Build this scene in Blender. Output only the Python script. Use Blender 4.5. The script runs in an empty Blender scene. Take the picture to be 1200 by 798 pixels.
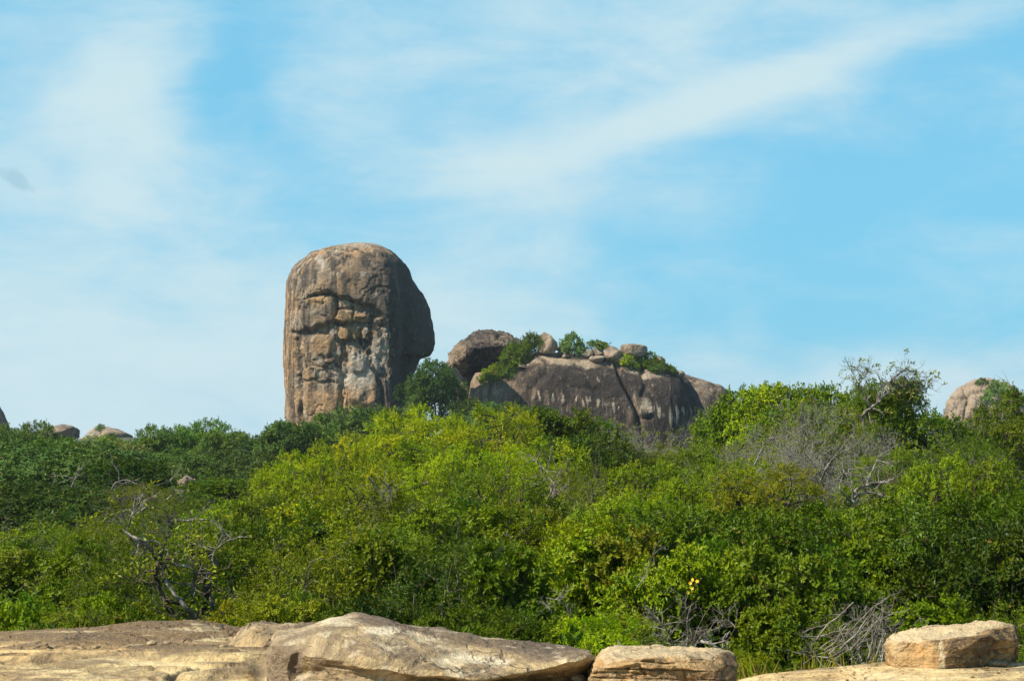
import bpy, math, random
import numpy as np
from mathutils import Vector, noise

# ------------------------------------------------------------------ camera, sky, sun, exposure
sc = bpy.context.scene
COL = sc.collection
FPX, HOR, EYE = 2239.0, 496.0, 1.6          # focal length in photo pixels, eye level row, eye height
PITCH = math.atan((HOR - 399.0) / FPX)
cam_d = bpy.data.cameras.new('camera')
cam_d.sensor_width = 36.0
cam_d.lens = FPX / 1200.0 * 36.0
cam_d.clip_start = 0.1
cam_d.clip_end = 30000
cam = bpy.data.objects.new('camera', cam_d)
COL.objects.link(cam)
cam.location = (0, 0, EYE)
cam.rotation_euler = (math.pi / 2 + PITCH, 0, 0)
sc.camera = cam

SUN = Vector((-0.74, -0.33, 0.84)).normalized()      # towards the sun
sun_el = math.asin(SUN.z)
sun_az = math.atan2(SUN.x, SUN.y)                    # clockwise from +Y
sl = bpy.data.lights.new('sun', 'SUN')
sl.energy = 4.8
sl.angle = math.radians(0.5)
sl.color = (1.0, 0.93, 0.80)
so = bpy.data.objects.new('sun', sl)
COL.objects.link(so)
so.rotation_euler = SUN.to_track_quat('Z', 'Y').to_euler()

sc.view_settings.view_transform = 'Standard'
sc.view_settings.look = 'None'
sc.view_settings.exposure = 0.62
sc.view_settings.gamma = 1.0


class G:
    """small node-tree helper"""
    def __init__(s, tree):
        s.t = tree
        s.n = tree.nodes
        s.n.clear()

    def node(s, kind, **kw):
        n = s.n.new(kind)
        for k, v in kw.items():
            setattr(n, k, v)
        return n

    def link(s, a, b):
        s.t.links.new(a, b)

    def setin(s, sock, v):
        if isinstance(v, bpy.types.NodeSocket):
            s.link(v, sock)
        elif isinstance(v, (tuple, list)) and len(v) == 3 and sock.type == 'RGBA':
            sock.default_value = (*v, 1)
        else:
            sock.default_value = v

    def math(s, op, a, b=0.0, clamp=False):
        n = s.node('ShaderNodeMath', operation=op, use_clamp=clamp)
        s.setin(n.inputs[0], a)
        s.setin(n.inputs[1], b)
        return n.outputs[0]

    def mix(s, f, a, b, mode='MIX'):
        n = s.node('ShaderNodeMix', data_type='RGBA', blend_type=mode)
        s.setin(n.inputs[0], f)
        s.setin(n.inputs[6], a)
        s.setin(n.inputs[7], b)
        return n.outputs[2]

    def mapping(s, vec, scale=(1, 1, 1), loc=(0, 0, 0), rot=(0, 0, 0)):
        n = s.node('ShaderNodeMapping')
        s.link(vec, n.inputs[0])
        n.inputs['Scale'].default_value = scale
        n.inputs['Location'].default_value = loc
        n.inputs['Rotation'].default_value = rot
        return n.outputs[0]

    def noise(s, vec, scale, detail=4, rough=0.55, dist=0.0):
        n = s.node('ShaderNodeTexNoise')
        s.link(vec, n.inputs['Vector'])
        n.inputs['Scale'].default_value = scale
        n.inputs['Detail'].default_value = detail
        n.inputs['Roughness'].default_value = rough
        n.inputs['Distortion'].default_value = dist
        return n.outputs['Fac']

    def ss(s, v, lo, hi):
        n = s.node('ShaderNodeMapRange', interpolation_type='SMOOTHSTEP')
        s.setin(n.inputs[0], v)
        n.inputs[1].default_value = lo
        n.inputs[2].default_value = hi
        return n.outputs[0]


world = bpy.data.worlds.new('World')
sc.world = world
world.use_nodes = True
g = G(world.node_tree)
sky = g.node('ShaderNodeTexSky', sky_type='NISHITA')
sky.sun_disc = False
sky.sun_elevation = sun_el
sky.sun_rotation = sun_az
sky.altitude = 0
sky.air_density = 1.0
sky.dust_density = 0.6
sky.ozone_density = 1.0
geo = g.node('ShaderNodeTexCoord')
D = geo.outputs['Generated']
sep = g.node('ShaderNodeSeparateXYZ')
g.link(D, sep.inputs[0])
az = g.math('ARCTAN2', sep.outputs[0], sep.outputs[1])
el = g.math('ARCSINE', sep.outputs[2])
# thin cloud veils laid out over the whole sky dome in azimuth / elevation (degrees)
azd = g.math('MULTIPLY', az, 57.2958)
eld = g.math('MULTIPLY', el, 57.2958)
cmb = g.node('ShaderNodeCombineXYZ')
g.link(azd, cmb.inputs[0])
g.link(eld, cmb.inputs[1])
warp = g.noise(D, 9.0, 3, 0.5)
wv = g.math('MULTIPLY', g.math('SUBTRACT', warp, 0.5), 9.0)
cm2 = g.node('ShaderNodeCombineXYZ')
g.link(g.math('ADD', azd, wv), cm2.inputs[0])
g.link(g.math('ADD', eld, g.math('MULTIPLY', wv, 0.35)), cm2.inputs[1])


def blob(a, e, ra, re, rot, amp):
    """soft oval of cloud: centre azimuth/elevation, radii, tilt (degrees)"""
    m = g.mapping(cm2.outputs[0], (1, 1, 1), (-a, -e, 0))
    m = g.mapping(m, (1, 1, 1), (0, 0, 0), (0, 0, math.radians(-rot)))
    m = g.mapping(m, (1 / ra, 1 / re, 1))
    ln = g.node('ShaderNodeVectorMath', operation='LENGTH')
    g.link(m, ln.inputs[0])
    r2 = g.math('MULTIPLY', ln.outputs['Value'], ln.outputs['Value'])
    return g.math('MULTIPLY', g.math('EXPONENT', g.math('MULTIPLY', r2, -1.0)), amp)


BLOBS = [  # az, el, ra, re, tilt, amplitude
    (-13.0, 1.5, 9.0, 4.6, 0, 0.62), (-11.4, 9.2, 4.0, 3.4, 30, 0.70), (5.0, 12.6, 9.0, 1.5, 3, 0.30), (-3.5, 10.5, 3.0, 2.0, 20, 0.18), (-3.0, 0.5, 9, 3.2, 0, 0.30),
    (1.2, 7.4, 4.6, 1.9, 10, 0.42), (8.2, 10.2, 7.8, 0.70, 17, 0.74), (3.0, 11.0, 7.0, 2.0, 10, 0.22),
    (-1.5, 4.0, 5.0, 2.2, 10, 0.25), (11.0, 1.1, 8.0, 1.0, 4, 0.65), (-7.0, 10.6, 1.6, 3.0, -10, -0.42),
    (10.5, 6.5, 5.0, 2.0, 8, -0.22), (9.0, 2.9, 4.5, 0.8, 6, -0.20), (-5.0, 6.0, 2.6, 1.6, 20, -0.12),
    (-26, 8, 8, 4, 10, 0.4), (28, 9, 9, 3, 12, 0.4), (-50, 12, 14, 5, -8, 0.4), (55, 15, 14, 5, 8, 0.4),
]
tot = None
for b in BLOBS:
    v = blob(*b)
    tot = v if tot is None else g.math('ADD', tot, v)
st = g.mapping(cmb.outputs[0], (0.14, 0.36, 1), (0, 0, 0), (0, 0, math.radians(-11)))
streak = g.noise(st, 1.0, 7, 0.62, 0.6)
soft = g.noise(g.mapping(cmb.outputs[0], (0.22, 0.46, 1), (3, 1, 0), (0, 0, math.radians(-8))), 1.0, 7, 0.62, 0.5)
cl = g.math('ADD', g.math('ADD', tot, 0.22), g.math('MULTIPLY', g.math('SUBTRACT', streak, 0.5), 0.95))
cl = g.math('ADD', cl, g.math('MULTIPLY', g.math('SUBTRACT', soft, 0.5), 1.0))
fib = g.noise(g.mapping(cmb.outputs[0], (0.35, 2.2, 1), (5, 2, 0), (0, 0, math.radians(-14))), 1.0, 7, 0.65, 1.2)
cl = g.math('ADD', cl, g.math('MULTIPLY', g.math('SUBTRACT', fib, 0.5), 0.2))
cl = g.ss(cl, -0.05, 1.1)
# one small grey cloud scrap on the left
lump = g.noise(cmb.outputs[0], 1.6, 6, 0.65, 0.5)
scrap = g.math('ADD', blob(-15.1, 6.85, 0.85, 0.32, -14, 1.05), g.math('MULTIPLY', g.math('SUBTRACT', lump, 0.5), 1.3))
scrap = g.ss(scrap, 0.30, 0.85)
tint = g.mix(1.0, sky.outputs[0], (0.80, 1.35, 1.55), 'MULTIPLY')
low = g.math('MULTIPLY', g.ss(eld, 42.0, 12.0), 0.85)
clear = g.mix(low, tint, (2.1, 5.9, 8.4))
veil = g.mix(cl, clear, (6.1, 7.9, 8.5))
veil = g.mix(g.math('MULTIPLY', scrap, 0.5), veil, (3.2, 5.4, 6.6))
bg = g.node('ShaderNodeBackground')
g.link(veil, bg.inputs[0])
bg.inputs[1].default_value = 0.066
out = g.node('ShaderNodeOutputWorld')
g.link(bg.outputs[0], out.inputs[0])

# ------------------------------------------------------------------ helpers
CP, SP = math.cos(PITCH), math.sin(PITCH)


def P(px, py, Y):
    """photo pixel + distance along the view axis (metres) -> world point"""
    px, py, Y = np.asarray(px, float), np.asarray(py, float), np.asarray(Y, float)
    x = (px - 600.0) / FPX
    y = (399.0 - py) / FPX
    dy = CP - y * SP
    dz = SP + y * CP
    px, py, Y = np.broadcast_arrays(px, py, Y)
    return np.stack([x / dy * Y, Y + 0 * x, EYE + dz / dy * Y], -1)


def ground_z(x, y):
    x = np.asarray(x, float)
    y = np.asarray(y, float)
    z = np.interp(y, [-200, 0, 12.5, 14.5, 17, 22, 35, 60, 100, 150, 220, 300, 600, 1600],
                  [-3, -0.6, -0.5, -0.7, -1.1, -1.7, -2.4, -2.8, -3.0, -3.8, -2.2, -1.0, -4, -19])
    z = z + 0.25 * np.sin(x * 0.21 + y * 0.13) + 0.2 * np.sin(x * 0.07 - y * 0.19 + 2)
    return z


def link(o, parent=None):
    COL.objects.link(o)
    if parent is not None:
        o.parent = parent
    return o


def tag(o, label=None, cat=None, group=None, kind=None):
    for k, v in (('label', label), ('category', cat), ('group', group), ('kind', kind)):
        if v:
            o[k] = v
    return o


def empty(name, loc=(0, 0, 0), rz=0.0):
    o = bpy.data.objects.new(name, None)
    o.location = [float(c) for c in loc]
    o.rotation_euler = (0, 0, rz)
    o.empty_display_size = 0.2
    return link(o)


def mesh_np(name, V, F, smooth=True, mat=None, attrs=None):
    """V (n,3), F list of (m,k) int arrays"""
    me = bpy.data.meshes.new(name)
    V = np.ascontiguousarray(V, dtype=np.float32)
    Fs = F if isinstance(F, list) else [F]
    Fs = [np.asarray(f, dtype=np.int32) for f in Fs if len(f)]
    loops = np.concatenate([f.ravel() for f in Fs])
    tot = np.concatenate([np.full(len(f), f.shape[1], np.int32) for f in Fs])
    start = np.concatenate([[0], np.cumsum(tot)[:-1]]).astype(np.int32)
    me.vertices.add(len(V))
    me.vertices.foreach_set('co', V.ravel())
    me.loops.add(len(loops))
    me.loops.foreach_set('vertex_index', loops)
    me.polygons.add(len(tot))
    me.polygons.foreach_set('loop_start', start)
    me.polygons.foreach_set('use_smooth', np.full(len(tot), smooth))
    me.update(calc_edges=True)
    if attrs:
        for k, a in attrs.items():
            a = np.asarray(a, np.float32)
            if a.ndim == 1:
                at = me.attributes.new(k, 'FLOAT', 'POINT')
                at.data.foreach_set('value', a)
            else:
                at = me.attributes.new(k, 'FLOAT_COLOR', 'POINT')
                b = np.ones((len(a), 4), np.float32)
                b[:, :3] = a
                at.data.foreach_set('color', b.ravel())
    if mat:
        me.materials.append(mat)
    return me


def fnoise(V, scale, octv=5, H=0.9, seed=0.0):
    """fractal noise at each point, about -1..1"""
    sx, sy, sz = scale if isinstance(scale, (tuple, list)) else (scale,) * 3
    f = noise.fractal
    return np.array([f(Vector((a * sx + seed, b * sy + seed * 0.7, c * sz - seed)), H, 2.1, octv)
                     for a, b, c in np.asarray(V, float)], np.float32)


def vcell(V, scale, seed=0.0):
    """distance to cell border (F2-F1) and cell id noise"""
    sx, sy, sz = scale if isinstance(scale, (tuple, list)) else (scale,) * 3
    e, i = [], []
    for a, b, c in np.asarray(V, float):
        d, p = noise.voronoi(Vector((a * sx + seed, b * sy, c * sz + seed)))
        e.append(d[1] - d[0])
        i.append(noise.cell(p[0] * 7.3))
    return np.array(e), np.array(i)


def grid_faces(nr, na, wrap=True):
    r = np.arange(nr - 1)[:, None]
    a = np.arange(na if wrap else na - 1)[None, :]
    b = (a + 1) % na
    return np.stack([r * na + a, r * na + b, (r + 1) * na + b, (r + 1) * na + a], -1).reshape(-1, 4)


def grid_normals(Gd):
    """outward normals of a closed ring grid (nr, na, 3)"""
    da = np.roll(Gd, -1, 1) - np.roll(Gd, 1, 1)
    dr = np.gradient(Gd, axis=0)
    n = np.cross(da, dr)
    n /= np.linalg.norm(n, axis=-1, keepdims=True) + 1e-9
    c = Gd.reshape(-1, 3).mean(0)
    if ((Gd - c) * n).sum() < 0:
        n = -n
    return n


def ring_spline(ctrl, na, closed=True):
    """ctrl (nr, k, d) control points per ring -> (nr, na, d) smooth closed rings (Catmull-Rom, even arc length)"""
    nr, k, d = ctrl.shape
    m = 24
    t = np.linspace(0, 1, m, endpoint=False)[None, :, None]
    segs = []
    for i in range(k):
        p0, p1, p2, p3 = (ctrl[:, (i + j) % k][:, None, :] for j in (-1, 0, 1, 2))
        segs.append(0.5 * (2 * p1 + (p2 - p0) * t + (2 * p0 - 5 * p1 + 4 * p2 - p3) * t ** 2 + (3 * p1 - p0 - 3 * p2 + p3) * t ** 3))
    C = np.concatenate(segs, 1)
    out = np.empty((nr, na, d))
    for r in range(nr):
        c = np.vstack([C[r], C[r][:1]])
        s = np.concatenate([[0], np.cumsum(np.linalg.norm(np.diff(c, axis=0), axis=1))])
        q = np.linspace(0, s[-1], na, endpoint=False)
        for j in range(d):
            out[r, :, j] = np.interp(q, s, c[:, j])
    return out


def seg_dist(u, v, pts):
    """distance of (u,v) to a polyline"""
    best = np.full(np.shape(u), 1e9)
    for (a, b), (c, d) in zip(pts[:-1], pts[1:]):
        L = (c - a) ** 2 + (d - b) ** 2 + 1e-9
        t = np.clip(((u - a) * (c - a) + (v - b) * (d - b)) / L, 0, 1)
        best = np.minimum(best, np.hypot(u - a - t * (c - a), v - b - t * (d - b)))
    return best


def sstep(x, a, b):
    t = np.clip((x - a) / (b - a), 0, 1)
    return t * t * (3 - 2 * t)


def close_grid(Gd):
    nr, na = Gd.shape[:2]
    V = Gd.reshape(-1, 3)
    top, bot = Gd[0].mean(0), Gd[-1].mean(0)
    V = np.vstack([V, top, bot])
    F4 = grid_faces(nr, na)
    a = np.arange(na)
    b = (a + 1) % na
    t1 = np.stack([np.full(na, nr * na), b, a], -1)
    t2 = np.stack([np.full(na, nr * na + 1), (nr - 1) * na + a, (nr - 1) * na + b], -1)
    return V, [F4, np.vstack([t1, t2])]


class Tubes:
    def __init__(s):
        s.V, s.F, s.n = [], [], 0

    def poly(s, pts, r0, r1, sides=6, wob=0.0, rng=None, sub=4):
        pts = np.asarray(pts, float)
        k = len(pts)
        if sub > 1 and k > 2:
            e = np.vstack([2 * pts[0] - pts[1], pts, 2 * pts[-1] - pts[-2]])
            t = np.linspace(0, 1, sub, endpoint=False)[:, None]
            o = []
            for i in range(1, k):
                p0, p1, p2, p3 = e[i - 1], e[i], e[i + 1], e[i + 2]
                o.append(0.5 * (2 * p1 + (p2 - p0) * t + (2 * p0 - 5 * p1 + 4 * p2 - p3) * t ** 2 + (3 * p1 - p0 - 3 * p2 + p3) * t ** 3))
            pts = np.vstack(o + [pts[-1:]])
        n = len(pts)
        if wob and rng is not None:
            w = rng.normal(0, wob, (n, 3))
            w[0] = 0
            pts = pts + w
        T = np.gradient(pts, axis=0)
        T /= np.linalg.norm(T, axis=1, keepdims=True) + 1e-9
        ref = np.array([0.31, 0.9, 0.2])
        A = np.cross(T, ref)
        A /= np.linalg.norm(A, axis=1, keepdims=True) + 1e-9
        B = np.cross(T, A)
        r = np.linspace(1, 0, n) ** 0.8 * (r0 - r1) + r1
        if wob and rng is not None:
            r = r * rng.uniform(0.88, 1.15, n)
        a = np.linspace(0, 2 * np.pi, sides, endpoint=False)
        ring = pts[:, None] + r[:, None, None] * (np.cos(a)[None, :, None] * A[:, None] + np.sin(a)[None, :, None] * B[:, None])
        s.V.append(ring.reshape(-1, 3))
        s.F.append(grid_faces(n, sides) + s.n)
        s.n += n * sides

    def segs(s, p0, p1, r0, r1):
        """many straight 3-sided twigs at once"""
        p0, p1 = np.asarray(p0, float), np.asarray(p1, float)
        n = len(p0)
        if not n:
            return
        T = p1 - p0
        T /= np.linalg.norm(T, axis=1, keepdims=True) + 1e-9
        A = np.cross(T, [0.3, 0.8, 0.25])
        A /= np.linalg.norm(A, axis=1, keepdims=True) + 1e-9
        B = np.cross(T, A)
        a = np.array([0, 2.094, 4.189])
        off = np.cos(a)[None, :, None] * A[:, None] + np.sin(a)[None, :, None] * B[:, None]
        r0 = np.broadcast_to(r0, (n,))[:, None, None]
        r1 = np.broadcast_to(r1, (n,))[:, None, None]
        V = np.concatenate([p0[:, None] + off * r0, p1[:, None] + off * r1], 1).reshape(-1, 3)
        f = np.array([[0, 1, 4, 3], [1, 2, 5, 4], [2, 0, 3, 5]])
        F = (np.arange(n)[:, None, None] * 6 + f[None]).reshape(-1, 4)
        s.V.append(V)
        s.F.append(F + s.n)
        s.n += n * 6

    def mesh(s, name, mat):
        return mesh_np(name, np.vstack(s.V), np.vstack(s.F), True, mat)


# ------------------------------------------------------------------ materials
def new_mat(name):
    m = bpy.data.materials.new(name)
    m.use_nodes = True
    return m, G(m.node_tree)


def finish(g, shader):
    o = g.node('ShaderNodeOutputMaterial')
    g.link(shader, o.inputs[0])


def rock_mat(name, base, pale, dark, warm, k, streak=0.0, band=0.0, sv=(0.0, 1.0), bump=0.3, rough=0.85, dk=0.45, pl=0.35, grain=0.38, cracks=0.0):
    """weathered rock. k: features per metre, streak: strength of vertical run-off stains, band: strength of level bedding
    the mesh may carry 'paint': r dark stain and painted shade, g pale, b warm"""
    m, g = new_mat(name)
    tc = g.node('ShaderNodeTexCoord')
    O = tc.outputs['Object']
    n1 = g.noise(O, 0.35 * k, 6, 0.6, 0.4)
    n2 = g.noise(g.mapping(O, (1, 1, 1), (13, 5, 9)), 1.3 * k, 6, 0.65, 0.5)
    n3 = g.noise(g.mapping(O, (1, 1, 1), (3, 25, 1)), 6.0 * k, 6, 0.7)
    at = g.node('ShaderNodeAttribute', attribute_name='paint')
    s3 = g.node('ShaderNodeSeparateColor')
    g.link(at.outputs['Color'], s3.inputs[0])
    col = g.mix(g.ss(n1, 0.35, 0.65), base, warm)
    col = g.mix(g.math('MULTIPLY', g.ss(n2, 0.50, 0.68), pl), col, pale)
    col = g.mix(g.math('MULTIPLY', g.ss(g.math('ADD', n2, g.math('MULTIPLY', n1, 0.5)), 0.80, 0.62), dk), col, dark)
    if streak:
        stv = g.noise(g.mapping(O, (2.2 * k, 2.2 * k, 0.16 * k)), 1.0, 6, 0.7, 0.15)
        st2 = g.noise(g.mapping(O, (0.9 * k, 0.9 * k, 0.09 * k), (7, 3, 1)), 1.0, 5, 0.6, 0.3)
        sp = g.noise(g.mapping(O, (4.5 * k, 4.5 * k, 0.45 * k), (31, 3, 1)), 1.0, 4, 0.6, 0.2)
        col = g.mix(g.math('MULTIPLY', g.ss(g.math('ADD', g.math('MULTIPLY', stv, 0.6), g.math('MULTIPLY', st2, 0.4)), 0.475, 0.535), streak), col, dark)
        col = g.mix(g.math('MULTIPLY', g.ss(stv, 0.42, 0.34), streak * 0.8), col, pale)
        col = g.mix(g.math('MULTIPLY', g.ss(st2, 0.58, 0.66), streak * 0.5), col, warm)
        # broken pale runs inside the areas painted dark
        run = g.math('MULTIPLY', g.ss(sp, 0.60, 0.70), g.ss(n2, 0.45, 0.6))
    bands = None
    if band:
        bd = g.noise(g.mapping(O, (0.35 * k, 0.35 * k, 9 * k)), 1.0, 6, 0.65, 0.5)
        col = g.mix(g.math('MULTIPLY', g.ss(bd, 0.52, 0.66), band), col, dark)
        bands = bd
    spread = g.math('MULTIPLY', g.math('SUBTRACT', n3, 0.5), 0.7)
    mk = lambda s: g.math('MULTIPLY', s, g.ss(g.math('ADD', g.math('ADD', s, spread), 0.0), 0.15, 0.6))
    col = g.mix(g.math('MULTIPLY', mk(s3.outputs[0]), 0.92), col, dark)
    if streak:
        col = g.mix(g.math('MULTIPLY', run, 0.75), col, pale)
    col = g.mix(mk(s3.outputs[1]), col, pale)
    col = g.mix(mk(s3.outputs[2]), col, warm)
    sp3 = g.node('ShaderNodeMapRange')
    g.link(n3, sp3.inputs[0])
    for i, v in ((1, 0.25), (2, 0.75), (3, 1 - grain), (4, 1 + grain)):
        sp3.inputs[i].default_value = v
    col = g.mix(1.0, col, sp3.outputs[0], 'MULTIPLY')
    crk = None
    if cracks:
        # hairline cracks that come and go, lichen freckles, coarse mineral grain
        wv_ = g.node('ShaderNodeVectorMath', operation='MULTIPLY_ADD')
        nc = g.node('ShaderNodeTexNoise')
        g.link(O, nc.inputs['Vector'])
        nc.inputs['Scale'].default_value = 1.6 * k
        nc.inputs['Detail'].default_value = 6
        g.link(nc.outputs['Color'], wv_.inputs[0])
        wv_.inputs[1].default_value = (0.9 / k, 0.9 / k, 0.9 / k)
        g.link(g.mapping(O, (1, 1, 1.6)), wv_.inputs[2])
        vo = g.node('ShaderNodeTexVoronoi', feature='DISTANCE_TO_EDGE')
        g.link(wv_.outputs[0], vo.inputs['Vector'])
        vo.inputs['Scale'].default_value = 0.8 * k
        crk = g.math('MULTIPLY', g.ss(vo.outputs['Distance'], 0.022, 0.004), g.ss(n1, 0.44, 0.56))
        col = g.mix(g.math('MULTIPLY', crk, cracks), col, dark)
        fr = g.noise(O, 26 * k, 3, 0.6)
        col = g.mix(g.math('MULTIPLY', g.ss(fr, 0.60, 0.68), 0.45 * cracks), col, dark)
        col = g.mix(g.math('MULTIPLY', g.ss(fr, 0.40, 0.33), 0.35 * cracks), col, pale)
        lich = g.math('MULTIPLY', g.ss(g.noise(g.mapping(O, (1, 1, 1), (9, 9, 9)), 7 * k, 5, 0.7), 0.60, 0.64), 0.5 * cracks)
        col = g.mix(lich, col, (0.16, 0.15, 0.12))
    h = g.math('ADD', g.math('MULTIPLY', n3, 0.35), n2)
    if crk is not None:
        h = g.math('SUBTRACT', h, g.math('MULTIPLY', crk, 0.25))
    h = g.math('ADD', h, g.math('MULTIPLY', g.noise(O, 24 * k, 4, 0.7), 0.10))
    if bands is not None:
        h = g.math('ADD', h, g.math('MULTIPLY', bands, 0.5 * band))
    bp = g.node('ShaderNodeBump')
    bp.inputs['Strength'].default_value = bump
    bp.inputs['Distance'].default_value = 0.5 / k
    g.link(h, bp.inputs['Height'])
    pr = g.node('ShaderNodeBsdfPrincipled')
    g.link(col, pr.inputs['Base Color'])
    pr.inputs['Roughness'].default_value = rough
    pr.inputs['Specular IOR Level'].default_value = 0.25
    g.link(bp.outputs[0], pr.inputs['Normal'])
    finish(g, pr.outputs[0])
    return m


def leaf_mat(name, trans=0.23, gloss=0.12, rough=0.42):
    """leaf colour = the tree's own colour (object colour) varied leaf by leaf and spray by spray"""
    m, g = new_mat(name)
    oi = g.node('ShaderNodeObjectInfo')
    at = g.node('ShaderNodeAttribute', attribute_name='tint')
    s3 = g.node('ShaderNodeSeparateColor')
    g.link(at.outputs['Color'], s3.inputs[0])
    base = oi.outputs['Color']
    warm = g.mix(1.0, base, (1.5, 1.25, 0.7), 'MULTIPLY')
    cool = g.mix(1.0, base, (0.60, 0.80, 0.9), 'MULTIPLY')
    c = g.mix(s3.outputs[0], cool, warm)
    br = g.node('ShaderNodeMapRange')
    g.link(s3.outputs[1], br.inputs[0])
    br.inputs[3].default_value = 0.65
    br.inputs[4].default_value = 1.4
    c = g.mix(1.0, c, br.outputs[0], 'MULTIPLY')
    dry = g.math('MULTIPLY', g.ss(s3.outputs[2], 0.955, 0.975), 0.7)
    c = g.mix(dry, c, (0.22, 0.13, 0.04))
    pr = g.node('ShaderNodeBsdfPrincipled')
    g.link(c, pr.inputs['Base Color'])
    pr.inputs['Roughness'].default_value = rough
    pr.inputs['Specular IOR Level'].default_value = gloss
    tr = g.node('ShaderNodeBsdfTranslucent')
    g.link(g.mix(1.0, c, (1.25, 1.35, 0.5), 'MULTIPLY'), tr.inputs[0])
    mx = g.node('ShaderNodeMixShader')
    mx.inputs[0].default_value = trans
    g.link(pr.outputs[0], mx.inputs[1])
    g.link(tr.outputs[0], mx.inputs[2])
    finish(g, mx.outputs[0])
    return m


def bark_mat(name, c0, c1, k=14):
    m, g = new_mat(name)
    tc = g.node('ShaderNodeTexCoord')
    n = g.noise(g.mapping(tc.outputs['Object'], (1, 1, 0.35)), k, 5, 0.65)
    c = g.mix(g.ss(n, 0.4, 0.62), c0, c1)
    bp = g.node('ShaderNodeBump')
    bp.inputs['Strength'].default_value = 0.5
    bp.inputs['Distance'].default_value = 0.02
    g.link(n, bp.inputs['Height'])
    pr = g.node('ShaderNodeBsdfPrincipled')
    g.link(c, pr.inputs['Base Color'])
    pr.inputs['Roughness'].default_value = 0.85
    pr.inputs['Specular IOR Level'].default_value = 0.2
    g.link(bp.outputs[0], pr.inputs['Normal'])
    finish(g, pr.outputs[0])
    return m


M_LEAF = leaf_mat('leaf')
M_FARLEAF = leaf_mat('far_leaf', 0.2, 0.10, 0.6)
M_BARK = bark_mat('brown_bark', (0.045, 0.032, 0.020), (0.12, 0.092, 0.062))
M_PALEBARK = bark_mat('pale_bark', (0.10, 0.082, 0.062), (0.29, 0.26, 0.215))
M_GREYTWIG = bark_mat('grey_twig', (0.075, 0.062, 0.044), (0.17, 0.145, 0.11))
M_HAZETWIG = bark_mat('pale_grey_twig', (0.15, 0.135, 0.105), (0.35, 0.32, 0.27))
M_DRYWOOD = bark_mat('dry_wood', (0.12, 0.095, 0.07), (0.30, 0.26, 0.20))
M_TOWER = rock_mat('tower_gneiss', (0.305, 0.228, 0.150), (0.47, 0.40, 0.315), (0.062, 0.051, 0.042), (0.42, 0.25, 0.115), 0.55, streak=0.85, bump=0.9, dk=0.25)
M_DOME = rock_mat('dome_gneiss', (0.100, 0.072, 0.049), (0.48, 0.38, 0.27), (0.030, 0.023, 0.019), (0.29, 0.205, 0.13), 0.6, streak=0.8, bump=0.8, dk=0.3)
M_BOULDER = rock_mat('far_boulder_rock', (0.22, 0.17, 0.125), (0.42, 0.35, 0.27), (0.07, 0.058, 0.05), (0.34, 0.24, 0.15), 0.7, streak=0.3, bump=0.7, dk=0.5)
M_SLAB = rock_mat('slab_sandstone', (0.60, 0.44, 0.205), (0.72, 0.58, 0.33), (0.12, 0.078, 0.045), (0.60, 0.38, 0.155), 1.6, band=0.42, bump=0.55, dk=0.72, grain=0.16, cracks=0.7)
M_NEAR = rock_mat('grey_topped_rock', (0.36, 0.262, 0.152), (0.66, 0.54, 0.35), (0.105, 0.070, 0.046), (0.48, 0.33, 0.15), 2.2, band=0.25, bump=0.6, dk=0.55, grain=0.22, cracks=0.8)
M_TAN = rock_mat('tan_block_rock', (0.43, 0.29, 0.135), (0.66, 0.52, 0.31), (0.085, 0.052, 0.028), (0.48, 0.26, 0.09), 2.4, band=0.45, bump=0.65, dk=0.6, grain=0.22, cracks=0.8)

gm, g = new_mat('leaf_litter_soil')
tc = g.node('ShaderNodeTexCoord')
n1 = g.noise(tc.outputs['Object'], 0.5, 6, 0.6)
n2 = g.noise(tc.outputs['Object'], 9, 5, 0.7)
c = g.mix(g.ss(n2, 0.35, 0.65), (0.03, 0.025, 0.012), (0.11, 0.085, 0.045))
c = g.mix(g.ss(n1, 0.4, 0.6), c, (0.04, 0.055, 0.015))
pr = g.node('ShaderNodeBsdfPrincipled')
g.link(c, pr.inputs['Base Color'])
pr.inputs['Roughness'].default_value = 0.95
finish(g, pr.outputs[0])
M_SOIL = gm

# ------------------------------------------------------------------ ground
def make_ground():
    ys = np.concatenate([np.linspace(-60, 8, 8), np.linspace(9, 40, 32), np.linspace(44, 330, 60), np.geomspace(360, 1600, 14)])
    s = np.linspace(-1, 1, 61)
    X = s[None, :] * (60 + 1.0 * np.abs(ys))[:, None] * (1 + 0.6 * s[None, :] ** 2)
    Y = np.repeat(ys[:, None], 61, 1)
    Z = ground_z(X, Y)
    V = np.stack([X, Y, Z], -1).reshape(-1, 3)
    o = bpy.data.objects.new('ground', mesh_np('ground', V, grid_faces(len(ys), 61, False), True, M_SOIL))
    link(o)
    tag(o, 'brown leaf litter ground under the dense scrub', kind='structure')


make_ground()


# ------------------------------------------------------------------ the rock slab in front
def slab_top(u, Y):
    """height of the bare slab at photo column u and distance Y"""
    edge = np.interp(u, [-200, 300, 480, 640, 860, 1400], [15.1, 15.0, 14.4, 13.4, 13.15, 13.1])
    z = np.interp(u, [-200, 560, 700, 853, 894, 975, 1030, 1060, 1195, 1400], [0, 0, -0.08, -0.14, -0.09, -0.055, -0.025, 0.0, 0.0, -0.1])
    z = z - 0.075 * (1 - sstep(u, 560, 760)) * sstep(Y, 13.0, 14.4)
    z = z + 0.085 * np.exp(-(np.abs(u - 205) / 78) ** 3 - (np.abs(Y - 14.75) / 0.42) ** 3)
    z = z + 0.03 * np.exp(-((u - 60) / 60) ** 2 - ((Y - 14.6) / 0.4) ** 2)
    z = z - 1.6 * sstep(Y, edge, edge + 1.7) - 0.10 * sstep(Y, edge - 0.12, edge + 0.35)
    return z


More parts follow.
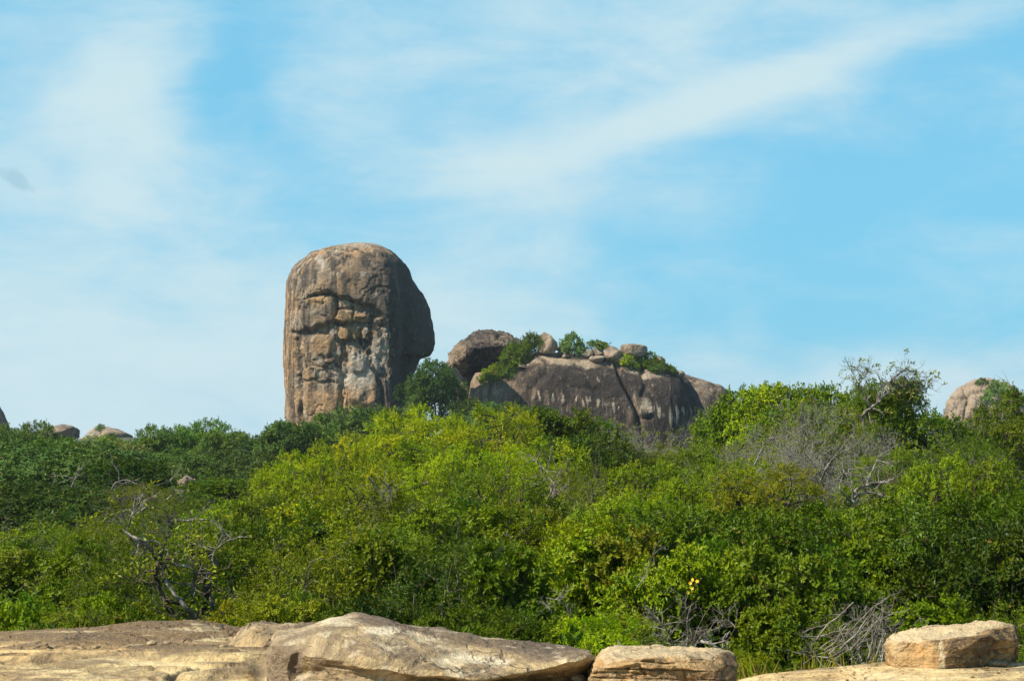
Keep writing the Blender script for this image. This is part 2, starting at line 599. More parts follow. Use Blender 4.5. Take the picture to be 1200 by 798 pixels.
def make_slab():
    us = np.linspace(-330, 1530, 560)
    Ys = np.concatenate([np.linspace(3, 11, 20), np.linspace(11.1, 15.2, 250), np.linspace(15.3, 17.5, 18)])
    U, Y = np.meshgrid(us, Ys)
    X = (U - 600) / FPX * (12.5 + 0 * Y)
    Uv = 600 + X / Y * FPX                      # photo column each vertex really shows at
    V = np.stack([X, Y, 0 * X], -1).reshape(-1, 3)
    Z = slab_top(Uv, Y)
    n1 = fnoise(V, (0.5, 0.9, 1), 4, 1.0, 3).reshape(U.shape)
    n2 = fnoise(V, (1.1, 3.2, 1), 6, 0.75, 9).reshape(U.shape)
    n3 = fnoise(V, (5, 9, 1), 4, 0.8, 5).reshape(U.shape)
    near = sstep(Uv, 560, 900)
    Z = Z + (0.024 - 0.008 * near) * n1 + (0.016 - 0.006 * near) * n2 + 0.003 * n3
    # thin bedding sheets that broke away: small steps, uneven in plan
    lay = n1 * 0.9 + n2 * 0.55 + (Y - 12) * 0.35
    for k, thr in enumerate((-0.25, 0.2, 0.55, 0.9, 1.25)):
        Z = Z + 0.014 * sstep(lay, thr - 0.012, thr + 0.012) * (1 - 0.7 * near) - 0.004
    # hollow and cracks, (column, row of the photo) -> surface Y
    YY = lambda py: 1.6 * FPX / (py - HOR)
    for (cu, cv, ru, ry, dep) in ((58, 768, 17, 0.10, 0.035),):
        Z = Z - dep * np.exp(-(((Uv - cu) / ru) ** 2 + ((Y - YY(cv)) / ry) ** 2) ** 2)
    paint = np.zeros(U.shape + (3,))
    for pts, w, dep in (([(203, 793), (208, 787), (217, 782), (236, 779)], 0.022, 0.07),
                        ([(110, 783), (135, 785), (160, 789), (185, 793)], 0.012, 0.03),
                        ([(178, 785), (183, 780), (190, 776)], 0.010, 0.015),
                        ([(0, 752), (40, 755), (110, 752), (160, 757)], 0.015, 0.02),
                        ([(60, 790), (110, 796)], 0.015, 0.02),
                        ([(880, 793), (980, 789), (1090, 790), (1190, 786)], 0.010, 0.012)):
        q = [((a - 600) / FPX * YY(b), YY(b)) for a, b in pts]
        d = seg_dist(X, Y + 0.03 * n3, [(a, b) for a, b in q])
        Z = Z - dep * np.exp(-(d / w) ** 2)
        paint[..., 0] = np.maximum(paint[..., 0], np.exp(-(d / (w * 1.6)) ** 2))
    # grey lichened skin towards the back edge and on the hump, bare yellow stone nearer
    back = sstep(Y + 0.5 * n2 + 0.3 * n1, 13.25, 14.1) * (1 - 0.8 * near)
    hump = np.exp(-((Uv - 205) / 85) ** 2 - ((Y - 14.7) / 0.5) ** 2)
    paint[..., 0] = np.maximum(paint[..., 0], np.clip(0.62 * back * sstep(n1 + n2, -0.5, 0.2) + 0.62 * hump + 0.5 * sstep(n2 + 0.4 * n1, 0.08, 0.45) * (1 - near * 0.7), 0, 0.95))
    paint[..., 0] = np.maximum(paint[..., 0], 0.95 * np.exp(-(((Uv - 58) / 15) ** 2 + ((Y - YY(768)) / 0.09) ** 2) ** 2))
    foot = np.exp(-((Uv - 306) / 9) ** 2) * sstep(13.2 - Y, 0, 0.4)
    Z = Z - 0.05 * foot
    paint[..., 0] = np.maximum(paint[..., 0], 0.8 * foot)  # shadow beside the sloping boulder's left end, painted dark
    paint[..., 1] = 0.5 * sstep(-n2, 0.05, 0.5)
    V = np.stack([X, Y, Z], -1).reshape(-1, 3)
    o = bpy.data.objects.new('rock_slab', mesh_np('rock_slab', V, grid_faces(len(Ys), len(us), False), True, M_SLAB, {'paint': paint.reshape(-1, 3)}))
    link(o)
    tag(o, 'bare yellowish rock slab with grey stains, cracks and a small hollow', kind='structure')


make_slab()


# ------------------------------------------------------------------ rocks lofted from their outlines
def finish_rock(name, Gd, mat, paint, label, cat, group=None, parent=None):
    V, F = close_grid(Gd)
    p = np.vstack([paint.reshape(-1, 3), np.zeros((2, 3))])
    c = V.mean(0)
    base = np.array([c[0], c[1], V[:, 2].min()])
    o = bpy.data.objects.new(name, mesh_np(name, V - base, F, True, mat, {'paint': p}))
    o.location = base
    link(o, parent)
    if label:
        tag(o, label, cat, group)
    return o


def slice_rock(name, mat, u_list, top, bot, edge, Yb, Yf, Ye, Yu, label, cat='boulder', chips=0, chip=(0.80, 0.95), n=(150, 110), amp=0.02, ns=1.0, seed=1.0,
               cuts=(), strata=0, paint_fn=None, group=None, endpinch=0.35, round_bot=0.5):
    """rock built of upright slices across the view: for every photo column u the rows of its crest, front edge and foot,
    and the distances of back, front edge and foot"""
    nu, na = n
    s = np.linspace(0, 1, nu)
    s = 0.5 - 0.5 * np.cos(np.pi * s) if endpinch else s
    u0, u1 = u_list[0], u_list[-1]
    us = u0 + (u1 - u0) * s
    I = lambda a: np.interp(us, u_list, a) if np.ndim(a) else np.full(nu, float(a))
    top, bot, edge, Yb, Yf, Ye, Yu = map(I, (top, bot, edge, Yb, Yf, Ye, Yu))
    # narrow the ends so that the loft closes
    e = np.minimum(us - u0, u1 - us) / (0.5 * (u1 - u0))
    pin = np.clip(e / endpinch, 0, 1)
    pin = np.sqrt(1 - (1 - pin) ** 2) * 0.93 + 0.07
    Ym = (Yb + Yf) / 2
    Yb, Yf, Ye, Yu = (Ym + (q - Ym) * pin for q in (Yb, Yf, Ye, Yu))
    mid = (top + bot) / 2
    ctrl = np.stack([
        np.stack([Ye + (Yb - Ye) * 0.70, top], -1),
        np.stack([Ye + (Yb - Ye) * 0.30, top * 0.62 + edge * 0.38], -1),
        np.stack([Ye, edge], -1),
        np.stack([(Ye + Yu) / 2, edge * 0.45 + bot * 0.55], -1),
        np.stack([Yu, bot], -1),
        np.stack([Ye * 0.3 + Yb * 0.7, bot], -1),
        np.stack([Yb, mid], -1)], 1)
    # equalise units while resampling: rows -> metres
    R = ring_spline(ctrl, na)
    U = np.repeat(us[:, None], na, 1)
    Gd = P(U, R[..., 1], R[..., 0])
    # rows were given for the silhouette at each distance, so the point is exact
    nrm = grid_normals(Gd)
    Vf = Gd.reshape(-1, 3)
    n1 = fnoise(Vf, 1.6 * ns, 5, 0.9, seed).reshape(U.shape)
    n2 = fnoise(Vf, (5 * ns, 5 * ns, 9 * ns), 5, 0.7, seed + 5).reshape(U.shape)
    d = amp * n1 + amp * 0.35 * n2
    py = R[..., 1]
    front = np.clip(-nrm[..., 1], 0, 1)
    for pts, w, dep in cuts:
        q = seg_dist(U + 3 * n2, py + 2 * n1, pts)
        d = d - dep * np.exp(-(q / w) ** 2) * np.clip(front * 3, 0.0, 1)
    if strata:
        zz = Gd[..., 2] / strata + 0.25 * n1 + U * 0.002
        ph = zz - np.floor(zz)
        lid = np.array([noise.cell(Vector((float(a), 2.5, seed))) for a in np.floor(zz).ravel()]).reshape(U.shape)
        d = d + (lid * 0.6 * amp - 1.4 * amp * np.exp(-(np.minimum(ph, 1 - ph) / 0.07) ** 2)) * np.clip(front * 1.5, 0, 1)
    Gd = Gd + nrm * d[..., None]
    if chips:                                             # knock corners and edges off
        rg = np.random.default_rng(int(seed * 10))
        q = Gd.reshape(-1, 3)
        cen, half = (q.max(0) + q.min(0)) / 2, (q.max(0) - q.min(0)) / 2
        q = (q - cen) / half
        for _ in range(chips):
            nn = rg.normal(size=3) * [1, 1, 1.1]
            nn[1] = -abs(nn[1])
            nn[2] = abs(nn[2]) - 0.15
            nn /= np.linalg.norm(nn)
            h = q @ nn
            lim = h.max() * rg.uniform(*chip)
            over = np.clip(h - lim, 0, None)
            q = q - (over * 0.9)[:, None] * nn
        Gd = (q * half + cen).reshape(Gd.shape)
        Gd = Gd + nrm * (amp * 0.4 * n2)[..., None]
    paint = np.zeros(U.shape + (3,))
    if paint_fn:
        paint_fn(paint, U, py, nrm, n1, n2)
    return finish_rock(name, Gd, mat, paint, label, cat, group)


# long sloping boulder in the middle foreground
def pf(p, U, v, nr, a, b):
    p[..., 0] = np.clip(0.35 * sstep(a, -0.1, 0.5) + 0.55 * sstep(nr[..., 2], 0.55, 0.9) * sstep(U, 330, 470) * sstep(a + 0.4 * b, -0.35, 0.15), 0, 0.9)
    p[..., 1] = 0.9 * np.exp(-(((U - 448) / 22) ** 2 + ((v - 739) / 5) ** 2)) + 0.8 * np.exp(-(((U - 560) / 42) ** 2 + ((v - 770 - (U - 560) * 0.08) / 6) ** 2)) \
        + 0.7 * np.exp(-(((U - 395) / 26) ** 2 + ((v - 727) / 6) ** 2)) + 0.5 * sstep(-b, 0.1, 0.5)
    p[..., 0] = np.maximum(p[..., 0], 0.72 * np.exp(-((np.abs(U + 5 * b - 345 - (v - 775) * 0.12) / 10) ** 3 + (np.abs(v + 4 * a - 778) / 23) ** 3)))  # shading of the notched left facet painted dark
    p[..., 2] = 0.6 * np.exp(-(((U - 360) / 7) ** 2 + ((v - 780) / 22) ** 2))


slice_rock('sloping_boulder', M_NEAR,
           [313, 316, 325, 352, 370, 388, 415, 440, 468, 510, 562, 598, 622, 650, 671, 690, 696],
           [775, 746, 739, 737, 729, 722, 719, 723, 731, 737, 745, 749, 753, 756, 758, 764, 770],
           [812, 812, 812, 812, 812, 812, 812, 812, 812, 812, 810, 808, 806, 804, 800, 792, 780],
           [790, 770, 752, 750, 752, 756, 760, 770, 779, 787, 795, 790, 786, 780, 773, 769, 773],
           12.75, 11.35, [11.6, 11.6, 11.55, 11.5, 11.45, 11.4, 11.35, 11.3, 11.3, 11.3, 11.35, 11.4, 11.5, 11.55, 11.6, 11.7, 11.8],
           [11.7, 11.65, 11.6, 11.6, 11.55, 11.5, 11.4, 11.4, 11.45, 11.55, 11.7, 11.85, 12.0, 12.0, 12.05, 12.1, 12.1],
           'large grey and buff boulder sloping down to a low undercut tip, longest rock in front',
           n=(320, 190), amp=0.019, ns=1.0, seed=4.2, endpinch=0.13, chips=12, chip=(0.88, 0.97),
           cuts=[([(350, 750), (347, 765), (344, 780), (342, 800)], 7, 0.036), ([(333, 768), (334, 785)], 5, 0.012),
                 ([(395, 765), (450, 772), (520, 785)], 1.6, 0.012), ([(480, 755), (520, 768), (545, 782)], 1.6, 0.014),
                 ([(380, 780), (430, 785), (470, 792)], 1.4, 0.012), ([(545, 758), (580, 764), (605, 762)], 1.2, 0.01)],
           paint_fn=pf)


# flat-topped layered block right of it
def pf(p, U, v, nr, a, b):
    p[..., 0] = np.clip(0.6 * sstep(a + b * 0.5, 0.1, 0.5), 0, 1)
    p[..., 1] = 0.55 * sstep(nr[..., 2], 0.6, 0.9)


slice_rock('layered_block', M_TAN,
           [687, 692, 702, 712, 740, 800, 842, 852, 859, 861], [792, 778, 767, 760, 758, 759, 760, 762, 767, 778],
           [820, 820, 820, 820, 820, 820, 820, 818, 814, 806], [800, 786, 774, 768, 766, 767, 768, 770, 776, 786],
           12.5, 11.45, [11.5] * 10, [11.5, 11.5, 11.45, 11.42, 11.4, 11.4, 11.42, 11.5, 11.55, 11.6],
           'low flat topped tan block with level layers, between the sloping boulder and the right slab',
           n=(210, 140), amp=0.022, ns=1.8, seed=8.8, endpinch=0.10, strata=0.055, chips=14, chip=(0.86, 0.97),
           cuts=[([(702, 773), (740, 771), (780, 777), (812, 772), (845, 771)], 1.6, 0.035), ([(735, 782), (750, 779), (757, 790)], 2.2, 0.03),
                 ([(800, 780), (803, 800)], 1.6, 0.02), ([(690, 790), (730, 787), (770, 792)], 1.3, 0.015)],
           paint_fn=pf)


# angular block at the right
def pf(p, U, v, nr, a, b):
    p[..., 0] = np.clip(0.8 * np.exp(-(((U - 1136) / 7) ** 2 + ((v - 748) / 7) ** 2)) + 0.8 * sstep(U, 1165, 1180) * sstep(a, -0.3, 0.3) + 0.8 * sstep(U + 10 * a, 1100, 1108) * sstep(b + 0.4 * a, -0.1, 0.3) * (nr[..., 2] < 0.5)  # dark patches; right half and end also darkened to paint in their shade
                        + 0.75 * np.exp(-(((U - 1120) / 6) ** 2 + ((v - 752) / 6) ** 2)), 0, 1)
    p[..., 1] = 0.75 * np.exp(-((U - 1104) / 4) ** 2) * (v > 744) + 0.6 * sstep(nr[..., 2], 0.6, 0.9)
    p[..., 2] = 0.6 * np.exp(-(((U - 1075) / 25) ** 2 + ((v - 760) / 12) ** 2))


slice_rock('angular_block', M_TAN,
           [1038, 1041, 1050, 1070, 1100, 1150, 1172, 1183, 1189, 1192], [752, 747, 744, 740, 735, 729, 727, 728, 732, 742],
           [786, 787, 788, 788, 787, 782, 777, 775, 773, 766], [754, 751, 750, 748, 744, 736, 733, 733, 737, 746],
           13.3, 12.6, [12.75, 12.73, 12.7, 12.67, 12.6, 12.64, 12.72, 12.8, 12.85, 12.9],
           [12.8, 12.78, 12.73, 12.70, 12.65, 12.82, 12.95, 13.0, 13.03, 13.03],
           'angular tan boulder with a slanting pale top, resting on the slab at the right',
           n=(230, 150), amp=0.022, ns=2.0, seed=15.1, endpinch=0.07, chips=26, chip=(0.82, 0.97),
           cuts=[([(1104, 744), (1106, 760), (1103, 776)], 2.0, 0.014), ([(1148, 770), (1160, 764), (1178, 762)], 2.0, 0.03),
                 ([(1115, 748), (1128, 742), (1140, 750)], 2.4, 0.02), ([(1163, 735), (1166, 755)], 2.0, 0.02)],
           paint_fn=pf)


# small cracked block behind the sloping boulder's left end
def pf(p, U, v, nr, a, b):
    p[..., 0] = np.clip(0.5 * sstep(a, -0.1, 0.4) + 0.3 * sstep(nr[..., 2], 0.5, 0.9), 0, 1)


slice_rock('cracked_block', M_NEAR,
           [270, 273, 282, 300, 330, 360, 390, 396], [742, 734, 731, 730, 731, 732, 734, 742],
           [757, 758, 760, 760, 760, 760, 760, 758], [746, 740, 738, 738, 739, 740, 742, 746],
           14.6, 13.6, [13.75] * 8, [13.8] * 8,
           'small cracked grey block just behind the left end of the sloping boulder',
           n=(150, 100), amp=0.03, ns=2.2, seed=21.0, endpinch=0.12, chips=16,
           cuts=[([(290, 745), (305, 748), (317, 738)], 2.0, 0.04), ([(287, 738), (292, 750), (300, 758)], 2.0, 0.03), ([(318, 742), (325, 756)], 1.8, 0.03)],
           paint_fn=pf)


def ico(sub):
    import bmesh
    bm = bmesh.new()
    bmesh.ops.create_icosphere(bm, subdivisions=sub, radius=1)
    V = np.array([v.co[:] for v in bm.verts])
    F = np.array([[v.index for v in f.verts] for f in bm.faces])
    bm.free()
    return V, F


ICO = {k: ico(k) for k in (2, 3, 4, 5, 6)}


def rock_mesh(name, size, mat, seed, sub=4, cuts=7, rough=0.12, cutd=(0.55, 0.92), dark=0.0, pale=0.0, warm=0.0, taper=0.0):
    """one boulder: a ball with faces knocked off, then weathered"""
    rng = np.random.default_rng(seed)
    V, F = ICO[sub]
    V = V.copy()
    for k in range(cuts):
        n = rng.normal(size=3)
        n /= np.linalg.norm(n)
        d = rng.uniform(*cutd)
        q = V @ n
        over = np.clip(q - d, 0, None)
        V = V - (over * 0.92)[:, None] * n
    V = V * (1 + rough * fnoise(V, 1.1, 5, 0.8, seed * 1.7)[:, None] + 0.25 * rough * fnoise(V, 4.5, 3, 0.8, seed * 0.9)[:, None])
    V[:, :2] *= (1 - taper * V[:, 2:3])
    V = V - (V.max(0) + V.min(0)) / 2
    V = V / np.abs(V).max(0) * np.asarray(size)
    p = np.zeros((len(V), 3))
    nz = fnoise(V / max(size), 2.0, 4, 0.8, seed)
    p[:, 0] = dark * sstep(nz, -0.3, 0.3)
    p[:, 1] = pale * sstep(-nz, -0.2, 0.4)
    p[:, 2] = warm
    return mesh_np(name, V, F, name != 'block', mat, {'paint': p})


DOME = {}


def dome_Y(px, py):
    """distance of the dome's surface seen at a photo point (clamped to its crest)"""
    u, v, y = DOME['u'], DOME['v'], DOME['y']
    near = np.abs(u - px) < 3
    crest = v[near].min()
    q = near & (np.abs(v - max(py, crest + 1.0)) < 2.5)
    return float(y[q].min()) if q.any() else 262.0


def boulder(name, px, py, Y, w, h, seed, label, mat=None, cat='boulder', group=None, depth=None, sub=4, tilt=0.0, dark=0.25, **kw):
    """w, h: half width and half height in photo pixels"""
    m = Y / FPX
    dep = (depth if depth else w) * m
    me = rock_mesh(name, (w * m, dep, h * m), mat or M_BOULDER, seed, sub, dark=dark, **kw)
    o = bpy.data.objects.new(name, me)
    o.location = P(px, py, Y)
    o.rotation_euler = (0, tilt, 0)
    link(o)
    tag(o, label, cat, group)
    return o


boulder('stone', 1168, 778, 12.85, 13, 5, 5, 'small flat stone wedged under the right end of the angular block', M_NEAR, 'stone', dark=0.6)
for i, (a, b, Yd, w, h, lab) in enumerate([
        (54, 754, 13.9, 3.0, 2.2, 'pebble sized dark stone on the slab above the small hollow'),
        (113, 758, 13.6, 5, 2.2, 'flat loose stone on the slab right of the hollow'),
        (178, 753, 13.9, 6, 3, 'pale loose stone at the foot of the low hump on the slab'),
        (196, 753, 13.9, 4.5, 2.6, 'second loose stone at the foot of the low hump'),
        (150, 757, 13.7, 4, 2, 'grey loose stone left of the hump stones'),
        (262, 757, 13.75, 5, 2.5, 'small grey stone beside the cracked block'),
        (640, 796, 11.95, 9, 4, 'loose stone in the gap between sloping boulder and layered block'),
        (678, 794, 11.9, 10, 5, 'brown wedge stone at the left foot of the layered block')]):
    boulder('loose_stone', a, b, Yd, w, h, 40 + i, lab, M_NEAR, 'stone', sub=3, dark=0.3)


# ------------------------------------------------------------------ the tall tower rock
def make_tower():
    Y0 = 250.0
    nr, na = 400, 460
    s = np.linspace(0, 1, nr)
    v = 284.2 + (540 - 284.2) * np.where(s < 0.25, s * s * 2.0, 0.125 + (s - 0.25) * (0.875 / 0.75))
    Lv = np.interp(v, [284.2, 285, 286, 288.5, 291, 295, 299, 307, 315, 328, 345, 367, 423, 460, 500, 545], [418, 408, 401, 388, 378, 369, 361, 350, 342, 336.5, 334, 333, 333.5, 335, 336, 336])
    Rv = np.interp(v, [284.2, 285, 286, 288.5, 291, 297, 303, 309, 317, 325, 335, 343, 352, 361, 375, 390, 402, 410, 416, 420, 426, 433, 446, 478, 545],
                   [425, 434, 440, 447, 452, 463, 470.5, 476, 480, 482.5, 488.5, 495, 500, 503.5, 506.5, 508, 508.5, 507, 503, 491, 487.5, 485.5, 480.5, 477, 476])
    Cv = np.interp(v, [284.2, 286, 291, 297, 309, 340, 380, 430, 545], [424, 430, 440, 447, 455, 462, 465, 461, 458])
    Dv = np.interp(v, [284.2, 285, 286.5, 290, 296, 305, 320, 350, 420, 545], [4, 18, 32, 48, 62, 72, 80, 84, 80, 84])     # half depth in px
    m = Y0 / FPX
    mid = np.interp(v, [284, 310, 545], [422, 410, 404])
    f = lambda uu, yy: np.stack([uu, yy], -1)
    ctrl = np.stack([
        f(Lv, 0.05 * Dv), f(Lv + 0.02 * (Cv - Lv), -0.42 * Dv), f(Lv + 0.14 * (Cv - Lv), -0.80 * Dv), f(Lv + 0.45 * (Cv - Lv), -0.98 * Dv),
        f(Lv + 0.80 * (Cv - Lv), -0.99 * Dv), f(Cv, -0.88 * Dv), f(Cv + 0.30 * (Rv - Cv), -0.50 * Dv), f(Cv + 0.72 * (Rv - Cv), -0.12 * Dv),
        f(Rv, 0.25 * Dv), f(Rv - 0.2 * (Rv - Cv), 0.75 * Dv), f(Cv - 0.2 * (Cv - Lv), 0.98 * Dv), f(Lv + 0.3 * (Cv - Lv), 0.95 * Dv), f(Lv + 0.05 * (Cv - Lv), 0.6 * Dv)], 1)
    R = ring_spline(ctrl, na)
    U = R[..., 0]
    V_ = np.repeat(v[:, None], na, 1)
    Yd = Y0 + R[..., 1] * m
    Gd = P(U, V_, Yd)
    nrm = grid_normals(Gd)
    Vf = Gd.reshape(-1, 3)
    a = fnoise(Vf, (0.10, 0.10, 0.07), 5, 0.9, 2).reshape(U.shape)
    b = fnoise(Vf, (0.5, 0.5, 0.28), 5, 0.75, 7).reshape(U.shape)
    c = fnoise(Vf, (1.6, 1.6, 0.5), 4, 0.8, 11).reshape(U.shape)
    front = np.clip(-nrm[..., 1] * 1.5, 0, 1) * (R[..., 1] < 0)
    ridge = 1 - np.abs(fnoise(Vf, (0.22, 0.22, 0.12), 5, 0.8, 23).reshape(U.shape)) * 2.2
    d = 2.8 * a + 1.5 * b + 0.55 * c - 1.6 * sstep(ridge, 0.82, 1.0) * front   # in px (0.11 m)
    uu, vv = U + 5.0 * b + 3.0 * a + 1.2 * c, V_ + 4.0 * a + 4.2 * b + 1.0 * c
    # scarred middle of the face set back under the cap
    capline = np.interp(uu, [330, 343, 350, 358, 366, 381, 398, 414, 437, 450, 470], [400, 378, 362, 352, 345.5, 342.5, 348, 353, 358, 368, 384])
    depth = np.interp(uu, [336, 346, 352, 372, 400, 425, 440, 455, 468], [0, 0, 2.5, 5.5, 7.5, 7.5, 6, 3, 0])
    taper = 1 - sstep(vv, 440, 475) * 0.6
    d -= front * depth * sstep(vv, capline - 0.8, capline + 0.8) * taper
    # carved joints and ledges: points, width px, depth px
    for pts, w, dep in (
            ([(349, 364), (356, 352), (366, 346), (381, 343), (398, 348), (414, 353), (437, 358)], 1.6, 5.5),
            ([(345, 391), (354, 391), (366, 387), (381, 382.5), (394, 379), (402, 379)], 2.4, 7.0),
            ([(356, 394), (366, 392), (376, 390), (384, 388)], 4.0, 6.0),
            ([(350, 398), (353, 420), (349, 445), (352, 465)], 1.6, 2.5),
            ([(351, 470), (351, 492)], 2.4, 6.0),
            ([(346, 330), (344, 350), (345, 370), (347, 395)], 2.2, 1.2),
            ([(356, 447), (366, 449), (380, 449), (388, 446)], 1.6, 2.2),
            ([(399, 440), (398, 455), (397, 470), (396, 485)], 3.0, 8.0),
            ([(392, 352), (393, 365), (393, 378)], 1.6, 5.0),
            ([(393, 362), (410, 361), (434, 362)], 1.5, 3.5), ([(412, 352), (413, 370), (412, 380)], 2.2, 5.0),
            ([(393, 380), (410, 380), (430, 379), (448, 380)], 2.0, 4.0),
            ([(394, 398), (402, 405), (404, 416), (396, 428)], 3.0, 8.0), ([(404, 402), (420, 403), (432, 402)], 3.2, 8.0),
            ([(423, 385), (424, 400), (426, 408)], 1.5, 5.0), ([(434, 384), (436, 400), (434, 414)], 1.4, 5.0),
            ([(431, 414), (436, 430), (444, 440), (449, 455), (449, 474)], 2.2, 6.0),
            ([(436, 372), (446, 369), (457, 378), (460, 384)], 1.6, 3.5), ([(457, 385), (462, 410), (464, 440), (464, 480)], 2.0, 3.0),
            ([(404, 414), (404, 432), (407, 450), (406, 478)], 1.4, 3.5), ([(380, 420), (388, 433), (398, 436)], 2.0, 4.0),
            ([(362, 424), (372, 429), (382, 428)], 1.5, 2.5), ([(455, 440), (456, 470)], 2, 3.0),
            ([(428, 308), (434, 318), (440, 314)], 1.2, 1.2), ([(448, 320), (440, 330)], 1.2, 1.0)):
        q = seg_dist(uu, vv, pts)
        d -= front * dep * 0.72 * np.exp(-(q / w) ** 2) * (0.75 + 0.5 * sstep(b, -0.3, 0.3))
    # raised masses: centre, radii, height px
    for cu, cv, ru, rv, h, ex in (
            (371, 366, 20, 19, 5.5, 4), (403, 370, 9, 8, 4.5, 4), (424, 371, 9, 7, 3.0, 4), (372, 412, 17, 20, 5.5, 3), (362, 437, 10, 9, 3, 3),
            (381, 438, 15, 9, 3.5, 3), (375, 476, 22, 32, 2.0, 5), (425, 445, 21, 32, 7.0, 3), (418, 424, 10, 12, 3.5, 3), (452, 462, 6, 24, 3.5, 3),
            (341, 430, 8, 70, 2.0, 4), (446, 376, 8, 6, 2.5, 3)):
        r = (np.abs((uu - cu) / ru) ** ex + np.abs((vv - cv) / rv) ** ex)
        d += front * h * 0.8 * (1 - sstep(r, 0.35, 1.3))
    # broad flutes down the shaded flank, hollow between the face and the overhanging nose
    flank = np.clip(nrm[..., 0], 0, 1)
    valley = np.interp(V_, [300, 330, 380, 430, 480], [474, 474, 478, 476, 474])
    d -= 7.0 * np.exp(-((U - valley) / 6) ** 2) * flank * sstep(V_, 300, 330) * (R[..., 1] < 0.3 * 80)
    Gd = Gd + nrm * (d * m)[..., None] * np.clip((V_ - 283) / 10, 0.15, 1)[..., None]
    # paint: old water stain on the cap, pale scars, iron-brown faces
    paint = np.zeros(U.shape + (3,))
    cap = 1 - sstep(vv, capline - 2, capline + 1)
    topz = sstep(V_ + 3 * b, 286, 312)
    paint[..., 0] = np.clip(cap * topz * (0.30 + 0.42 * np.exp(-((U - 432) / 32) ** 2) + 0.3 * b) + 0.85 * sstep(U + 4 * b, 454, 468) * (R[..., 1] < 60) + 0.5 * flank, 0, 1)  # water stain on the cap; shade of the right flank painted dark
    pale = 0.8 * np.exp(-(((uu - 377) / 4.5) ** 2 + ((vv - 308) / 10) ** 2)) + 0.55 * np.exp(-(((uu - 427) / 9) ** 2 + ((vv - 322) / 8) ** 2))
    pale += 0.7 * np.exp(-(((uu - 345) / 2) ** 2 + ((vv - 372) / 16) ** 2)) + 0.5 * (1 - sstep(V_ + 3 * b, 286, 296))  # last term: sunlit look of the top put in as pale colour
    for cu, cv, ru, rv, h in ((400, 440, 10, 13, 0.85), (425, 434, 17, 18, 0.62), (412, 418, 18, 6, 0.4), (375, 424, 8, 4, 0.6), (422, 455, 18, 20, 0.35), (446, 410, 13, 28, 0.65), (391, 392, 5, 8, 0.8), (437, 377, 9, 4, .4)):
        pale += h * np.exp(-(((uu - cu) / ru) ** 2 + ((vv - cv) / rv) ** 2) ** 1.5)
    paint[..., 1] = np.clip(pale, 0, 1)
    pale += 0.45 * flank * sstep(c + 0.6 * b, 0.05, 0.5)
    wrm = 0
    for cu, cv, ru, rv, h in ((372, 352, 15, 6, 0.8), (403, 371, 10, 8, 0.95), (380, 405, 16, 14, 0.75), (375, 478, 22, 28, 0.6), (424, 374, 9, 5, 0.6), (405, 389, 9, 9, 0.9), (439, 389, 5, 9, 0.9), (341, 400, 5, 60, 0.3)):
        wrm = wrm + h * np.exp(-(((uu - cu) / ru) ** 2 + ((vv - cv) / rv) ** 2) ** 1.5)
    paint[..., 2] = np.clip(wrm + 0.35 * flank * sstep(a, 0, 0.4), 0, 1)
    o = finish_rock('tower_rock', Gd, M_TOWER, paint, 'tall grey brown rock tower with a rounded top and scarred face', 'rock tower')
    # blocks still lodged in the broken face: each a stone of its own
    loc = np.array(o.location)
    blocks = [(401, 371, 8.5, 7.5, 'w'), (422, 371, 8, 5, 'w'), (404, 389, 9, 9, 'w'), (416, 390, 5.5, 8, 'w'), (390, 391, 4.5, 7.5, 'p'), (430, 390, 5, 7.5, 'p'), (440, 388, 4.2, 9, 'w'),
              (451, 386.5, 4.8, 4, 'p'), (453, 393, 5, 4, 'p'), (446, 399, 4.2, 5.5, 'p'), (459.5, 391.5, 3.8, 4.5, ''), (433.5, 404, 2.8, 8, ''), (425.5, 410, 3.6, 3.4, 'p'), (417.5, 411, 3, 3.2, 'p'),
              (411, 411.5, 2.8, 3.4, 'p'), (443, 406, 3.6, 4, 'p'), (450, 412, 4, 4, 'p'), (441, 414.5, 3.6, 3.6, 'p'), (434.5, 420, 3.8, 4.2, 'p'), (444.5, 421, 4, 3.4, ''), (438, 428.5, 4.2, 4.2, 'p'),
              (446.5, 430, 4.4, 5, 'p'), (453.5, 422, 3.8, 6, ''), (455, 436, 4, 7, 'p'), (398, 420.5, 4.6, 3.8, 'p'), (386, 421.5, 7.5, 5, ''), (370, 420, 5, 4, 'p'), (381, 430, 8, 4.5, ''),
              (446, 376, 7.5, 4.5, ''), (461, 402, 3.4, 6, ''), (450.5, 402, 3.4, 4, 'p'), (392, 429, 6, 5, 'p'), (459, 414, 3.5, 5, '')]
    # surface distance under each block
    fr = (R[..., 1] < -20)
    for i, (cu, cv, ru, rv, k) in enumerate(blocks):
        q = np.where(fr, (U - cu) ** 2 + (V_ - cv) ** 2, 1e9)
        j = np.unravel_index(np.argmin(q), q.shape)
        Ys = Gd[j][1]
        me = rock_mesh('block', (ru * m * 0.98, ru * m * 0.8, rv * m * 0.98), M_TOWER, 300 + i, 3, cuts=13, rough=0.16, cutd=(0.45, 0.85),
                       dark=0.15, pale=0.85 if k == 'p' else 0.1, warm=0.6 if k == 'w' else 0.1)
        bo = bpy.data.objects.new('block', me)
        bo.location = P(cu, cv, Ys + 0.25) - loc
        bo.rotation_euler = (random.uniform(-0.3, 0.3), random.uniform(-0.3, 0.3), random.uniform(-0.4, 0.4))
        link(bo, o)


make_tower()


